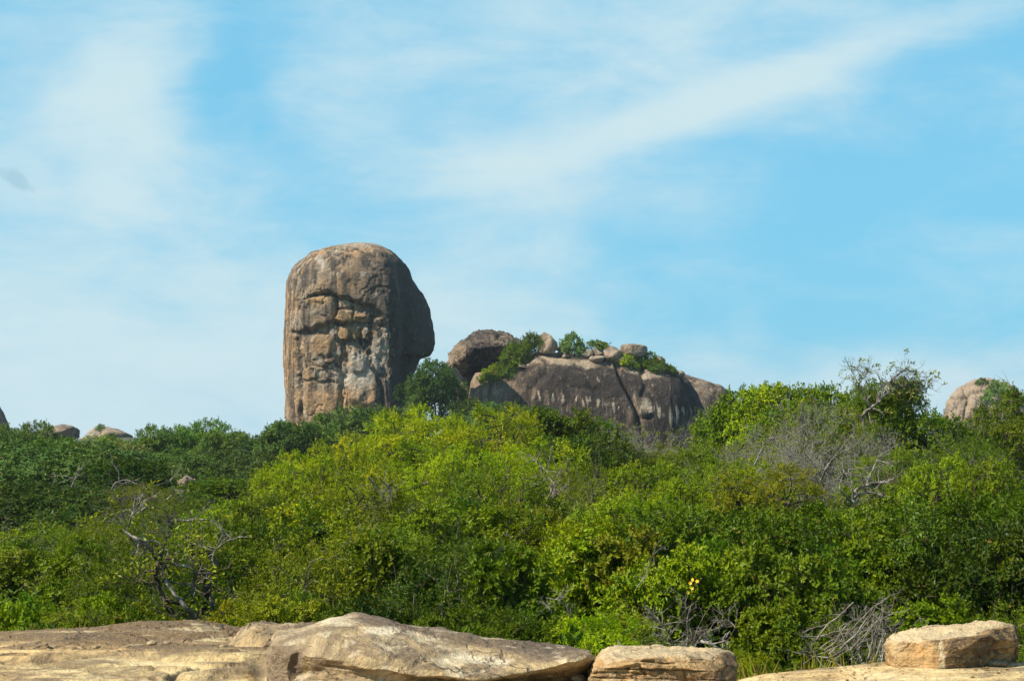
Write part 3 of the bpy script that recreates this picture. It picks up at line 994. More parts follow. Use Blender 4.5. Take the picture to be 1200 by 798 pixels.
# ------------------------------------------------------------------ the broad dome with the boulders on top
def big_slices(name, us, top, Yc, dep, foot, paint_fn, label, n=(420, 240), cuts=(), seed=1, cat='rock outcrop', sharp=0.9, mat=None, amp=1.0, round_front=3.0, top_sq=2.9, Yshift=None):
    """a broad whaleback: for each column its crest row; the section is a rounded bulge dep px deep to either side"""
    nu, na = n
    s = 0.5 - 0.5 * np.cos(np.pi * np.linspace(0, 1, nu))
    s = 0.5 * s + 0.5 * np.linspace(0, 1, nu)
    u = us[0] + (us[-1] - us[0]) * s
    tp = np.interp(u, us, top)
    dp = np.interp(u, us, dep) if np.ndim(dep) else np.full(nu, float(dep))
    sh = np.interp(u, us, Yshift) if Yshift is not None else np.zeros(nu)
    m = Yc / FPX
    th = np.linspace(0, 2 * np.pi, na, endpoint=False)
    ex = 2 / round_front
    cy = -np.sign(np.sin(th)) * np.abs(np.sin(th)) ** ex        # towards the camera first
    cz = np.sign(np.cos(th)) * np.abs(np.cos(th)) ** (2 / top_sq)
    foot = np.broadcast_to(foot, (nu,)).astype(float)
    cen, hh = (tp + foot) / 2, (foot - tp) / 2
    U = np.repeat(u[:, None], na, 1)
    V_ = cen[:, None] - hh[:, None] * cz[None, :]
    Yo = cy[None, :] * dp[:, None]
    # the lower front stands proud, the crest leans back
    Yo = Yo + 0.0 * V_
    Gd = P(U, V_, Yc + (Yo + sh[:, None]) * m)
    nrm = grid_normals(Gd)
    Vf = Gd.reshape(-1, 3)
    a = fnoise(Vf, (0.08, 0.08, 0.08), 5, 0.9, seed).reshape(U.shape)
    b = fnoise(Vf, (0.45, 0.45, 0.22), 5, 0.75, seed + 3).reshape(U.shape)
    c = fnoise(Vf, (1.5, 1.5, 0.45), 4, 0.8, seed + 8).reshape(U.shape)
    d = amp * (2.6 * a + 0.9 * b + 0.4 * c)
    front = (Yo < 0).astype(float)
    uu, vv = U + 1.5 * b, V_ + 1.5 * a
    for pts, w, dpth in cuts:
        d -= front * dpth * np.exp(-(seg_dist(uu, vv, pts) / w) ** 2)
    Gd = Gd + nrm * (d * m)[..., None]
    paint = np.zeros(U.shape + (3,))
    paint_fn(paint, U, V_, nrm, a, b, c)
    if name == 'dome_rock':
        q = Gd.reshape(-1, 3)
        yr = q[:, 1]
        DOME['u'] = 600 + q[:, 0] / yr * FPX * (CP + (q[:, 2] - EYE) / yr * SP)
        DOME['v'] = HOR - (q[:, 2] - EYE) / yr * FPX
        DOME['y'] = yr
    return finish_rock(name, Gd, mat or M_DOME, paint, label, cat)


def pf(p, U, v, nr, a, b, c):
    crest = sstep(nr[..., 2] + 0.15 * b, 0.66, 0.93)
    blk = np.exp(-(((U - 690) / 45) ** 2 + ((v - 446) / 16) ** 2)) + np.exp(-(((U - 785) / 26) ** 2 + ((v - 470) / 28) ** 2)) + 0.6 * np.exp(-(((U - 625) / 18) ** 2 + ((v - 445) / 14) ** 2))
    p[..., 0] = np.clip((1 - crest) * (0.50 + 0.35 * sstep(c, -0.1, 0.2) + 0.75 * blk + 0.35 * b + 0.8 * sstep(U + (440 - v) * 0.35, 786, 800)), 0, 1)  # black streaks; last term paints in the shade of the right flank
    p[..., 1] = np.clip(0.75 * crest * sstep(b, -0.5, 0.2) + 0.9 * np.exp(-(((U - 757) / 6) ** 2 + ((v - 474) / 9) ** 2)) + 0.8 * np.exp(-(((U - 786) / 2.2) ** 2 + ((v - 488) / 13) ** 2))
                        + 0.7 * np.exp(-(((U - 773) / 2) ** 2 + ((v - 482) / 9) ** 2)) + 0.7 * np.exp(-(((U - 793) / 1.6) ** 2 + ((v - 492) / 8) ** 2))
                        + 0.8 * sstep(c, 0.12, 0.45) * np.exp(-((v - 466 - (U - 660) * 0.12) / 8) ** 2) + 0.5 * sstep(c, 0.0, 0.4) * sstep(U, 610, 570), 0, 1)
    p[..., 2] = np.clip(0.7 * sstep(U, 640, 575) + 0.55 * crest + 0.4 * sstep(a, 0, 0.4) * sstep(v, 425, 440), 0, 1)


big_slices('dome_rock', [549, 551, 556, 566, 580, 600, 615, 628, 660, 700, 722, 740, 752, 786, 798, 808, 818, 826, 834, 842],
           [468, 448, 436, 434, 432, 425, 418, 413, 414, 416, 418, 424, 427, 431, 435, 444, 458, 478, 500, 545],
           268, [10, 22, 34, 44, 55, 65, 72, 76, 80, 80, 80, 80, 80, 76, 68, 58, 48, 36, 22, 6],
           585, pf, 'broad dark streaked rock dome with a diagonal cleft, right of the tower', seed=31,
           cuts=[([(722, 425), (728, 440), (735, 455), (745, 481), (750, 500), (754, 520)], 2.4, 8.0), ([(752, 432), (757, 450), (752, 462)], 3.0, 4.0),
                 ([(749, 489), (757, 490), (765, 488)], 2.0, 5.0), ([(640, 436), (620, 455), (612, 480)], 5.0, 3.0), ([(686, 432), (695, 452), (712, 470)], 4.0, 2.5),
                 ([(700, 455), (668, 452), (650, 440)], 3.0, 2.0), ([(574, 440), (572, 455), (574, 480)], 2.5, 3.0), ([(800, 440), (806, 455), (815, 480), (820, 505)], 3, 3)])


def pf(p, U, v, nr, a, b, c):
    p[..., 0] = np.clip(0.35 + 0.5 * sstep(U, 838, 850) + 0.4 * b, 0, 1) * (1 - 0.6 * sstep(nr[..., 2], 0.6, 0.9))
    p[..., 2] = 0.5 * sstep(b, -0.2, 0.4)


big_slices('rock_shoulder', [785, 790, 802, 822, 845, 859, 868, 873, 877], [470, 450, 439, 445, 452, 463, 476, 490, 530],
           283, [12, 30, 40, 46, 44, 36, 26, 16, 5], 570, pf, 'lower brown rock shoulder behind the right end of the dome', seed=47, n=(160, 120), cat='rock outcrop')


def pf(p, U, v, nr, a, b, c):
    p[..., 0] = 0.45 * sstep(b, -0.2, 0.4)


# outline-lofted boulder perched at the dome's left end
def pf2(p, U, v, nr, a, b):
    p[..., 0] = np.clip(0.95 * sstep(U + 4 * b, 541, 550) * (1 - sstep(U + 8 * a, 584, 604)) * sstep(a + 0.5 * b, -1.2, 0.0) + 0.3 * sstep(b, 0, 0.5), 0, 1) * (1 - 0.5 * sstep(nr[..., 2], 0.75, 0.95))
    p[..., 2] = 0.6 * sstep(U, 548, 536) + 0.6 * sstep(U, 590, 604)


slice_rock('perched_boulder', M_DOME,
           [525, 528, 535, 541, 550, 560, 579, 590, 600, 609, 612], [430, 421, 410, 399, 392, 388.5, 386, 388, 393, 398, 404],
           [432, 433, 434, 436, 437, 436, 433, 430, 426, 418, 410], [429, 422, 414, 406, 402, 400, 400, 402, 404, 406, 407],
           278, 264, [267, 266.5, 266, 265, 264.5, 264, 264, 264.5, 265, 266, 267], [269, 269, 270, 270, 270, 269, 268, 268, 268, 268, 268],
           'big rounded boulder perched on the left end of the dome above a dark gap', n=(200, 150), amp=0.75, ns=0.12, seed=61, endpinch=0.25, chips=16, chip=(0.78, 0.95), paint_fn=pf2)
boulder('support_boulder', 530, 441, 264, 13, 12, 71, 'tan boulder propping up the left end of the perched boulder', depth=22, dark=0.1, warm=0.6)
boulder('cleft_wall', 546, 462, 273, 18, 28, 72, 'dark shaded rock below the perched boulder, left of the dome', depth=30, dark=0.9, cat='rock')  # dark paint gives this rock the shade of the gap
boulder('pointed_boulder', 640, 403, dome_Y(640, 418) + 1.0, 12.5, 14, 73, 'pointed boulder standing alone on the crest of the dome', tilt=-0.35, dark=0.3, warm=0.3, cutd=(0.5, 0.85))
for i, (a, b, w, h, lab) in enumerate([
        (657, 413, 4, 4, 'lowest pale stone of the small heap beside the pointed boulder'), (661, 407, 4, 3.5, 'middle stone of the heap beside the pointed boulder'),
        (664, 402, 3.5, 3, 'topmost stone of the heap beside the pointed boulder'), (667, 411, 5, 4, 'right hand stone of the heap, left of the crest bush'),
        (654, 408, 3, 3, 'small stone of the heap touching the pointed boulder'), (663, 417, 5, 3, 'flat stone under the heap on the dome crest')]):
    boulder('heap_stone', a, b + 0.5, dome_Y(a, b + h) + 0.8, w, h, 80 + i, lab, cat='stone', group='stones heaped on the dome crest', sub=3, dark=0.1, pale=0.6)
for i, (a, b, Yd, w, h, lab, pl) in enumerate([
        (742, 410, 268, 17, 8, 'long flat topped boulder highest on the right of the dome crest', 0.2),
        (718, 414, 262, 11, 9, 'rounded grey boulder in the middle of the dome crest', 0.3),
        (702, 413, 264, 9, 6, 'pale boulder left of the rounded grey one on the crest', 0.6),
        (690, 414, 266, 6, 5, 'small pale boulder right of the crest bush', 0.6),
        (727, 421, 258, 8, 5, 'low boulder at the top of the diagonal cleft', 0.4),
        (773, 422, 266, 7, 5.5, 'small dark boulder near the right end of the crest', 0.0),
        (680, 411, 267, 5, 3, 'half hidden stone behind the crest bush', 0.3),
        (733, 410, 266, 8, 6, 'pale stone against the long flat topped boulder', 0.7),
        (797, 437, 264, 6, 3.5, 'pale stone on the dome where it starts to drop to the right', 0.5),
        (700, 420, 258, 10, 4, 'flat pale boulder on the lip of the dome', 0.6),
        (620, 415, 262, 5, 4, 'small stone left of the pointed boulder', 0.3),
        (612, 428, 258, 6, 3, 'flat stone among the scrub on the left of the dome', 0.6)]):
    boulder('crest_boulder', a, b + 1, max(dome_Y(a, b + h) + 0.4, 0), w, h * 1.1, 95 + i, lab, sub=4, dark=0.15 if pl else 0.8, pale=pl)

# other rocks on the skyline
big_slices('far_rock', [1107, 1109, 1112, 1118, 1128, 1140, 1150, 1158, 1170, 1184, 1200, 1215], [504, 487, 473, 462, 454, 450, 447, 446, 449, 454, 464, 492],
           420, [8, 24, 34, 40, 44, 46, 46, 46, 46, 42, 34, 10], 560,
           lambda p, U, v, nr, a, b, c: p.__setitem__((Ellipsis, 2), 0.6 * sstep(a, -0.3, 0.3)) or p.__setitem__((Ellipsis, 1), 0.45 * sstep(b, -0.1, 0.3)) or p.__setitem__((Ellipsis, 0), 0.75 * sstep(-b, 0.0, 0.3)),
           'distant pinkish rock knob on the skyline at the right', seed=53, n=(190, 150), mat=M_BOULDER, amp=2.3, top_sq=4.0, cuts=[([(1128, 452), (1135, 470), (1130, 490)], 2.5, 4.0), ([(1112, 470), (1150, 462), (1180, 468)], 2.0, 3.5), ([(1150, 446), (1158, 462)], 2.0, 3.0)])
big_slices('edge_rock', [-60, -55, -40, -20, -8, 0, 5, 9, 12, 14], [520, 470, 440, 448, 462, 477, 486, 497, 508, 530],
           300, [10, 30, 40, 40, 32, 26, 22, 16, 10, 4], 560, pf, 'dark pointed rock flank cut by the left edge of the picture', seed=57, n=(120, 100), mat=M_DOME)
boulder('skyline_boulder', 73, 509, 330, 20, 12, 120, 'grey rounded boulder with a shaded hollow on the far left skyline', dark=0.6, cutd=(0.5, 0.8))
boulder('skyline_boulder', 122, 513, 345, 34, 14, 121, 'long pale rocky crest right of the grey boulder on the far left skyline', dark=0.05, pale=0.6, rough=0.2, depth=30)
boulder('skyline_boulder', 27, 512, 335, 16, 8, 122, 'low pale rock left of the grey boulder on the far left skyline', dark=0.05, pale=0.5, rough=0.2)
boulder('forest_boulder', 217, 566, 92, 11, 9, 123, 'pinkish grey boulder poking out of the trees on the left', dark=0.1, pale=0.2)


# ------------------------------------------------------------------ trees and scrub
def unit(v):
    return v / (np.linalg.norm(v, axis=-1, keepdims=True) + 1e-9)


def leaves_mesh(name, pos, dr, nr, L, Wd, tint, mat):
    n = len(pos)
    dr = unit(dr)
    side = unit(np.cross(dr, nr))
    up = np.cross(side, dr)
    L = L[:, None]
    Wd = Wd[:, None]
    base = pos
    tip = pos + dr * L - up * L * 0.12
    mid = pos + dr * L * 0.48
    a = mid + side * Wd * 0.5 + up * Wd * 0.16
    b = mid - side * Wd * 0.5 + up * Wd * 0.16
    V = np.stack([base, a, tip, b], 1).reshape(-1, 3)
    F = np.arange(n * 4).reshape(-1, 4)
    T = np.repeat(tint, 4, 0)
    return mesh_np(name, V, F, False, mat, {'tint': T})


def spray_leaves(rng, org, sdir, slen, m, ll, lw, clump_tint, droop=0.25, spread=0.85, facing=None):
    """m leaves along each twig"""
    n = len(org)
    t = (np.arange(m)[None, :] + rng.uniform(-0.3, 0.3, (n, m)) + 0.6) / m
    pos = org[:, None] + sdir[:, None] * (t * slen[:, None])[..., None]
    pos[..., 2] -= droop * slen[:, None] * t ** 2
    ref = unit(rng.normal(size=(n, 1, 3)) + [0, 0, 1.2])
    sd = unit(np.cross(sdir[:, None], ref))
    if facing is not None:
        ref = unit(facing[:, None] * 1.15 + ref * 0.55)
    sg = np.where(np.arange(m) % 2, 1.0, -1.0)[None, :, None]
    ld = sdir[:, None] * 0.55 + sd * sg * spread + rng.normal(0, 0.28, (n, m, 3))
    nr = unit(ref + rng.normal(0, 0.38, (n, m, 3)))
    L = ll * rng.uniform(0.7, 1.25, (n, m))
    W_ = lw * rng.uniform(0.75, 1.2, (n, m))
    tn = np.empty((n, m, 3))
    tn[..., 0] = np.clip(clump_tint[:, None] + rng.normal(0, 0.12, (n, m)) + 0.18 * t, 0, 1)
    tn[..., 1] = np.clip(rng.normal(0.5, 0.17, (n, m)), 0, 1)
    tn[..., 2] = rng.uniform(0, 1, (n, m)) * 0.985
    return [q.reshape(n * m, -1) if q.ndim == 3 else q.ravel() for q in (pos, ld, nr, L, W_, tn)]


class Proto:
    pass


def make_proto(seed, R=2.5, H=5.0, lobes=7, clumps=9, sprays=28, m=12, slen=0.55, ll=0.09, lw=0.045, mat=None, low=0.12, rc=0.30, twigs=10,
               droop=0.25, barkmat=None, bare=0.0, crown_base=None, lobe_r=0.52, spread=0.85, tall=1.0, stems=4):
    """a whole tree or bush: crown built of lobes > clumps > leafy twigs, trunk with limbs reaching every clump"""
    rng = np.random.default_rng(seed)
    T = Tubes()
    z0 = H * low
    LC, LR = [], []
    for i in range(lobes):
        if i == 0:
            c = np.array([rng.normal(0, 0.12 * R), rng.normal(0, 0.12 * R), H - lobe_r * R * 0.95])
            r = lobe_r * R
        else:
            a = i * 2.399 + rng.uniform(-0.4, 0.4)
            q = rng.uniform(0.42, 0.72) * R
            zz = z0 + (H - z0) * rng.uniform(0.22, 0.74)
            c = np.array([math.cos(a) * q, math.sin(a) * q, zz])
            r = R * rng.uniform(0.36, lobe_r + 0.04)
        LC.append(c)
        LR.append(r)
    CC, CT, CO = [], [], []
    for c, r in zip(LC, LR):
        got = 0
        for _ in range(clumps * 4):
            d = rng.normal(size=3)
            d[2] = d[2] * 0.9 + 0.25
            d /= np.linalg.norm(d)
            p = c + d * r * rng.uniform(0.72, 1.08) * np.array([1, 1, 0.92 * tall])
            if p[2] < z0 * 0.9 or p[2] > H * 1.02:
                continue
            if CC and np.min(np.linalg.norm(np.array(CC) - p, axis=1)) < rc * R * 0.62:
                continue
            CC.append(p)
            CO.append(c)
            CT.append(np.clip(rng.normal(0.45, 0.2), 0.0, 1.0))
            got += 1
            if got >= clumps:
                break
    CC = np.array(CC)
    CT = np.array(CT)
    CO = np.array(CO)
    nC = len(CC)
    crn = np.array([0, 0, H * 0.5])
    # leafy twigs
    k = nC * sprays
    ci = np.repeat(np.arange(nC), sprays)
    rcl = rc * R * rng.uniform(0.5, 0.92, nC)
    d = unit(rng.normal(size=(k, 3)) + [0, 0, 0.35])
    outw = unit(CC[ci] - crn)
    d = unit(d + outw * 0.45)
    org = CC[ci] + d * (rcl[ci] * rng.uniform(0.15, 1.0, k) ** 0.6)[:, None] * np.array([1.12, 1.12, 0.62])
    sd = unit(d * 0.8 + rng.normal(0, 0.45, (k, 3)) + [0, 0, 0.15])
    keep = org[:, 2] > 0.02 * H
    org, sd, ci = org[keep], sd[keep], ci[keep]
    sl = slen * rng.uniform(0.6, 1.25, len(org))
    fc = unit(unit(org - CC[ci]) + 0.45 * unit(org - crn) + [0, 0, 0.25])
    pos, ld, nr, L, W_, tn = spray_leaves(rng, org, sd, sl, m, ll, lw, CT[ci], droop, spread, fc)
    if bare:
        kp = rng.uniform(size=len(pos)) > bare
        pos, ld, nr, L, W_, tn = (q[kp] for q in (pos, ld, nr, L, W_, tn))
    P_ = Proto()
    P_.R = float(np.percentile(np.hypot(pos[:, 0], pos[:, 1]), 96))
    P_.H = float(np.percentile(pos[:, 2], 99.2))
    P_.crown = leaves_mesh('crown', pos, ld, nr, L, W_, tn, mat or M_LEAF)
    # wood: stems up to the lobes, limbs to clumps, twigs carrying leaves, bare tips sticking out
    tr = 0.028 * H * (R / 2.5) ** 0.3
    for c, r in zip(LC, LR):
        b = np.array([rng.normal(0, 0.022 * R), rng.normal(0, 0.022 * R), -0.4])
        midp = b * 0.45 + c * 0.55 + rng.normal(0, 0.10 * R, 3)
        midp[2] = c[2] * rng.uniform(0.35, 0.6)
        T.poly([b, midp, c], tr * rng.uniform(0.6, 1.0), tr * 0.3, 6, 0.02 * R, rng, 5)
    for i in range(nC):
        a = CO[i]
        mm = (a + CC[i]) / 2 + rng.normal(0, 0.06 * R, 3)
        T.poly([a, mm, CC[i]], tr * 0.28, tr * 0.10, 4, 0.008 * R, rng, 2)
    sel = rng.permutation(len(org))[:int(len(org) * 0.12)]
    T.segs(CC[ci[sel]], org[sel], tr * 0.07, tr * 0.04)
    # dead tips
    if twigs:
        i = rng.integers(0, nC, twigs * 3)
        s0 = CC[i] + rng.normal(0, 0.1 * R, (len(i), 3))
        dd = unit(CC[i] - CO[i] + rng.normal(0, 0.5, (len(i), 3)) * rc * R)
        e0 = s0 + dd * (rng.uniform(0.2, 0.5, len(i)) * R)[:, None] * 0.55
        T.segs(s0, e0, tr * 0.08, tr * 0.05)
        for q in range(3):
            e1 = e0 + unit(dd + rng.normal(0, 0.6, dd.shape)) * (rng.uniform(0.1, 0.25, len(i)) * R)[:, None] * 0.6
            T.segs(e0 if q else s0 * 0.4 + e0 * 0.6, e1, tr * 0.05, tr * 0.02)
    P_.trunk = T.mesh('trunk', barkmat or M_BARK)
    return P_


def make_twiggy(seed, R=2.2, H=4.2, bark=None, ntop=5, leafy=0):
    """a leafless shrub: stems forking into a haze of fine grey twigs"""
    rng = np.random.default_rng(seed)
    T = Tubes()
    p = np.zeros((ntop, 3))
    p[:, :2] = rng.normal(0, 0.12 * R, (ntop, 2))
    a = np.linspace(0, 2 * np.pi, ntop, endpoint=False) + rng.uniform(0, 1, ntop)
    d = unit(np.stack([np.cos(a) * 0.5, np.sin(a) * 0.5, np.full(ntop, 1.0)], -1))
    ln, r = H * 0.36, 0.035 * H / 4
    tips = None
    for lev in range(8):
        k = len(p)
        mid = p + d * ln * 0.5 + rng.normal(0, ln * 0.10, p.shape)
        e = mid + unit(d + rng.normal(0, 0.15, d.shape)) * ln * 0.5
        r1 = r * 0.62
        T.segs(p, mid, r, (r + r1) / 2)
        T.segs(mid, e, (r + r1) / 2, r1)
        if lev >= 5:
            tips = (e, d) if tips is None else (np.vstack([tips[0], e]), np.vstack([tips[1], d]))
        nb = (3, 3, 2, 3, 2, 2, 2)[lev] if lev < 7 else 0
        if not nb:
            break
        src = [np.repeat(e, nb, 0)]
        sp = 0.42 + 0.05 * lev
        nd = unit(np.repeat(d, nb, 0) + rng.normal(0, sp, (k * nb, 3)) + [0, 0, 0.10])
        # side shoots start lower down
        f = rng.uniform(0.3, 1.0, (k * nb, 1))
        p = np.repeat(mid, nb, 0) * (1 - f) + src[0] * f
        d = nd
        ok = (np.hypot(p[:, 0], p[:, 1]) < R * 1.05) & (p[:, 2] < H)
        p, d = p[ok], d[ok]
        ln *= 0.70
        r = max(r1 * 0.78, 0.0035)
    P_ = Proto()
    P_.trunk = T.mesh('twigs', bark or M_GREYTWIG)
    V = np.vstack(T.V)
    P_.R = float(np.percentile(np.hypot(V[:, 0], V[:, 1]), 97))
    P_.H = float(np.percentile(V[:, 2], 99))
    P_.crown = None
    if leafy:
        i = rng.integers(0, len(tips[0]), leafy)
        q = spray_leaves(rng, tips[0][i], tips[1][i], np.full(leafy, 0.22), 5, 0.07, 0.035, rng.normal(0.6, 0.2, leafy))
        P_.crown = leaves_mesh('crown', *q, M_LEAF)
    return P_


PR = {
    # near scrub, leaves one can nearly count
    'near': [make_proto(11, 1.5, 2.8, 7, 9, 32, 10, 0.28, 0.094, 0.058, rc=0.27, twigs=14),
             make_proto(12, 1.6, 2.6, 8, 9, 32, 11, 0.30, 0.080, 0.042, rc=0.26, twigs=22, bare=0.15),
             make_proto(13, 1.4, 3.0, 6, 10, 30, 11, 0.26, 0.108, 0.068, rc=0.30, twigs=8),
             make_proto(14, 1.7, 2.8, 8, 9, 30, 12, 0.32, 0.066, 0.034, rc=0.24, twigs=26, bare=0.2, barkmat=M_GREYTWIG)],
    # feathery yellow-green crowns
    'feather': [make_proto(21, 3.2, 6.0, 9, 10, 34, 14, 0.46, 0.095, 0.050, rc=0.22, twigs=8, low=0.1),
                make_proto(22, 3.0, 5.6, 8, 11, 34, 14, 0.44, 0.090, 0.048, rc=0.21, twigs=12, low=0.1),
                make_proto(23, 3.4, 5.2, 10, 10, 34, 13, 0.46, 0.095, 0.050, rc=0.20, twigs=10, low=0.1)],
    # broad-leaved
    'broad': [make_proto(31, 2.6, 5.2, 8, 10, 30, 11, 0.45, 0.135, 0.080, rc=0.26, twigs=6, low=0.1),
              make_proto(32, 2.8, 5.0, 9, 9, 30, 11, 0.45, 0.120, 0.068, rc=0.25, twigs=14, low=0.1, bare=0.1)],
    # spreading low canopies on bare stems, shade underneath
    'canopy': [make_proto(81, 2.2, 2.7, 9, 11, 38, 12, 0.30, 0.078, 0.048, rc=0.22, twigs=8, low=0.46),
               make_proto(82, 2.3, 2.6, 10, 10, 38, 12, 0.30, 0.070, 0.042, rc=0.21, twigs=12, low=0.42)],
    # thin olive crowns with many pale twigs
    'thin': [make_proto(41, 2.8, 5.0, 9, 9, 26, 13, 0.55, 0.070, 0.028, rc=0.24, twigs=40, bare=0.35, barkmat=M_GREYTWIG, low=0.08),
             make_proto(42, 2.6, 5.2, 8, 10, 24, 13, 0.50, 0.075, 0.030, rc=0.24, twigs=50, bare=0.40, barkmat=M_GREYTWIG, low=0.08)],
    # distant crowns: leaf tufts
    'far': [make_proto(51, 4.0, 7.0, 8, 10, 26, 9, 0.9, 0.26, 0.16, M_FARLEAF, rc=0.26, twigs=4, low=0.1),
            make_proto(52, 4.4, 6.4, 10, 9, 26, 9, 0.9, 0.24, 0.14, M_FARLEAF, rc=0.24, twigs=10, low=0.1),
            make_proto(53, 3.8, 7.4, 7, 10, 26, 9, 0.9, 0.28, 0.17, M_FARLEAF, rc=0.28, twigs=2, low=0.1)],
    'twig': [make_twiggy(61, bark=M_HAZETWIG, ntop=5, leafy=400), make_twiggy(62, 2.6, 3.8, bark=M_HAZETWIG, ntop=5, leafy=500), make_twiggy(63, 2.4, 4.4, bark=M_HAZETWIG, ntop=5, leafy=200)],
    # ragged little bushes rooted on the bare rock
    'tuft': [make_proto(71, 1.2, 1.5, 6, 5, 9, 7, 0.34, 0.20, 0.11, M_FARLEAF, rc=0.34, twigs=6, low=0.1),
             make_proto(72, 1.3, 1.3, 7, 4, 9, 7, 0.40, 0.18, 0.10, M_FARLEAF, rc=0.30, twigs=8, low=0.1),
             make_proto(73, 1.1, 1.6, 5, 6, 8, 7, 0.34, 0.22, 0.12, M_FARLEAF, rc=0.36, twigs=6, low=0.1)],
}
C = {
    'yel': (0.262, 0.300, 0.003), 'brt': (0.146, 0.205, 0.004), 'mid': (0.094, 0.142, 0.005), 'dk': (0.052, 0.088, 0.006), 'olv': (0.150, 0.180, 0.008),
    'org': (0.195, 0.222, 0.003), 'far': (0.112, 0.182, 0.034), 'fdk': (0.074, 0.128, 0.032), 'gry': (0.15, 0.18, 0.05), 'lim': (0.215, 0.285, 0.002), 'vdk': (0.045, 0.082, 0.012),  # far and fdk: leaf greens with distance haze mixed into the colour
}
rs = random.Random(77)
MESH_TRUNK = {}


def plant(name, cx, topv, wpx, Y, style, col, label, cat='tree', group=None, base=None, k=None, hmin=1.2):
    """one tree or bush: column, top row and crown width in the photograph, at its true distance"""
    protos = PR[style]
    k = rs.randrange(len(protos)) if k is None else k
    pr = protos[k]
    top = P(cx, topv, Y)
    gz = float(ground_z(top[0], top[1])) if base is None else float(P(cx, base, Y)[2])
    h = max(top[2] - gz, hmin)
    r = wpx / 2 / FPX * Y * (1.0 if base is not None else 1.32)
    # keep crowns from stretching: a tall thin one simply stands on a longer bole
    root = empty(name, (top[0], top[1], top[2] - h), rs.uniform(0, 6.283))
    sx = r / pr.R
    sz = h / pr.H
    sx = max(sx, sz / 1.3)
    root.scale = (sx * rs.uniform(0.95, 1.06), sx * rs.uniform(0.95, 1.06), sz)
    tag(root, label, cat, group)
    o = bpy.data.objects.new('trunk' if pr.crown else 'twigs', pr.trunk)
    link(o, root)
    if pr.crown:
        c = bpy.data.objects.new('crown', pr.crown)
        lum = rs.uniform(0.74, 1.16)
        j = lambda: rs.uniform(0.92, 1.08) * lum
        q = C[col]
        c.color = (q[0] * j(), q[1] * j(), q[2] * j(), 1)
        link(c, root)
    return root


ROWS = []


def T_(*a, **k):
    plant(*a, **k)


GF = 'trees of the far wood'
# --- far left wood, in front of the skyline rocks
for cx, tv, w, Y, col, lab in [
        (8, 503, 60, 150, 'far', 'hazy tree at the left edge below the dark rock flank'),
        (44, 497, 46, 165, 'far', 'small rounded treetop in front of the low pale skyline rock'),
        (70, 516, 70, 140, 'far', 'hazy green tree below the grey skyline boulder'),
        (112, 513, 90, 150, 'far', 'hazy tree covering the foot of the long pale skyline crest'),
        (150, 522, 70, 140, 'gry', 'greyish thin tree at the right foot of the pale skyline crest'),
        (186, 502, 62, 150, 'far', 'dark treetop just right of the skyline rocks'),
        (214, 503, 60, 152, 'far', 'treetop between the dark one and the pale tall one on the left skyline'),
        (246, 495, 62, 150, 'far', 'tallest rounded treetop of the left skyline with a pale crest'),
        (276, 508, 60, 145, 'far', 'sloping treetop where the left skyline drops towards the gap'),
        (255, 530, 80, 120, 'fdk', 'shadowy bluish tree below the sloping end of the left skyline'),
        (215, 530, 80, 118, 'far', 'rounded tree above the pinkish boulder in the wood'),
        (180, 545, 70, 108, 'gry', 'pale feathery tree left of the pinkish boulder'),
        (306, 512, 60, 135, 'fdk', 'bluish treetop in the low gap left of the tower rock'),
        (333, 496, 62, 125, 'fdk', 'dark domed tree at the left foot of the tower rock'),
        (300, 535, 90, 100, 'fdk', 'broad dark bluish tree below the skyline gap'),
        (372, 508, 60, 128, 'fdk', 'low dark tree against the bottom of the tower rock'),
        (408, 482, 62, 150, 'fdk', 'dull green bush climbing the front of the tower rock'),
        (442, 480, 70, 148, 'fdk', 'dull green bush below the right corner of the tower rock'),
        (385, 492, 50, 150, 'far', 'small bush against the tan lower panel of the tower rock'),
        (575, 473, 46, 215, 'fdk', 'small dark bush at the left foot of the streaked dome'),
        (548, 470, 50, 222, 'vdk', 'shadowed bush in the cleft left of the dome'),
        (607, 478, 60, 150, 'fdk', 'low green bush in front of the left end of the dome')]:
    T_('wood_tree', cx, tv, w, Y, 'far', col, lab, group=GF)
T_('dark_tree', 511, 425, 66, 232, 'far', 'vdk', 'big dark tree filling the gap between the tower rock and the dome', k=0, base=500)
T_('dark_tree', 487, 450, 36, 236, 'far', 'vdk', 'narrow dark tree pressed against the shaded foot of the tower rock', k=2, base=500)

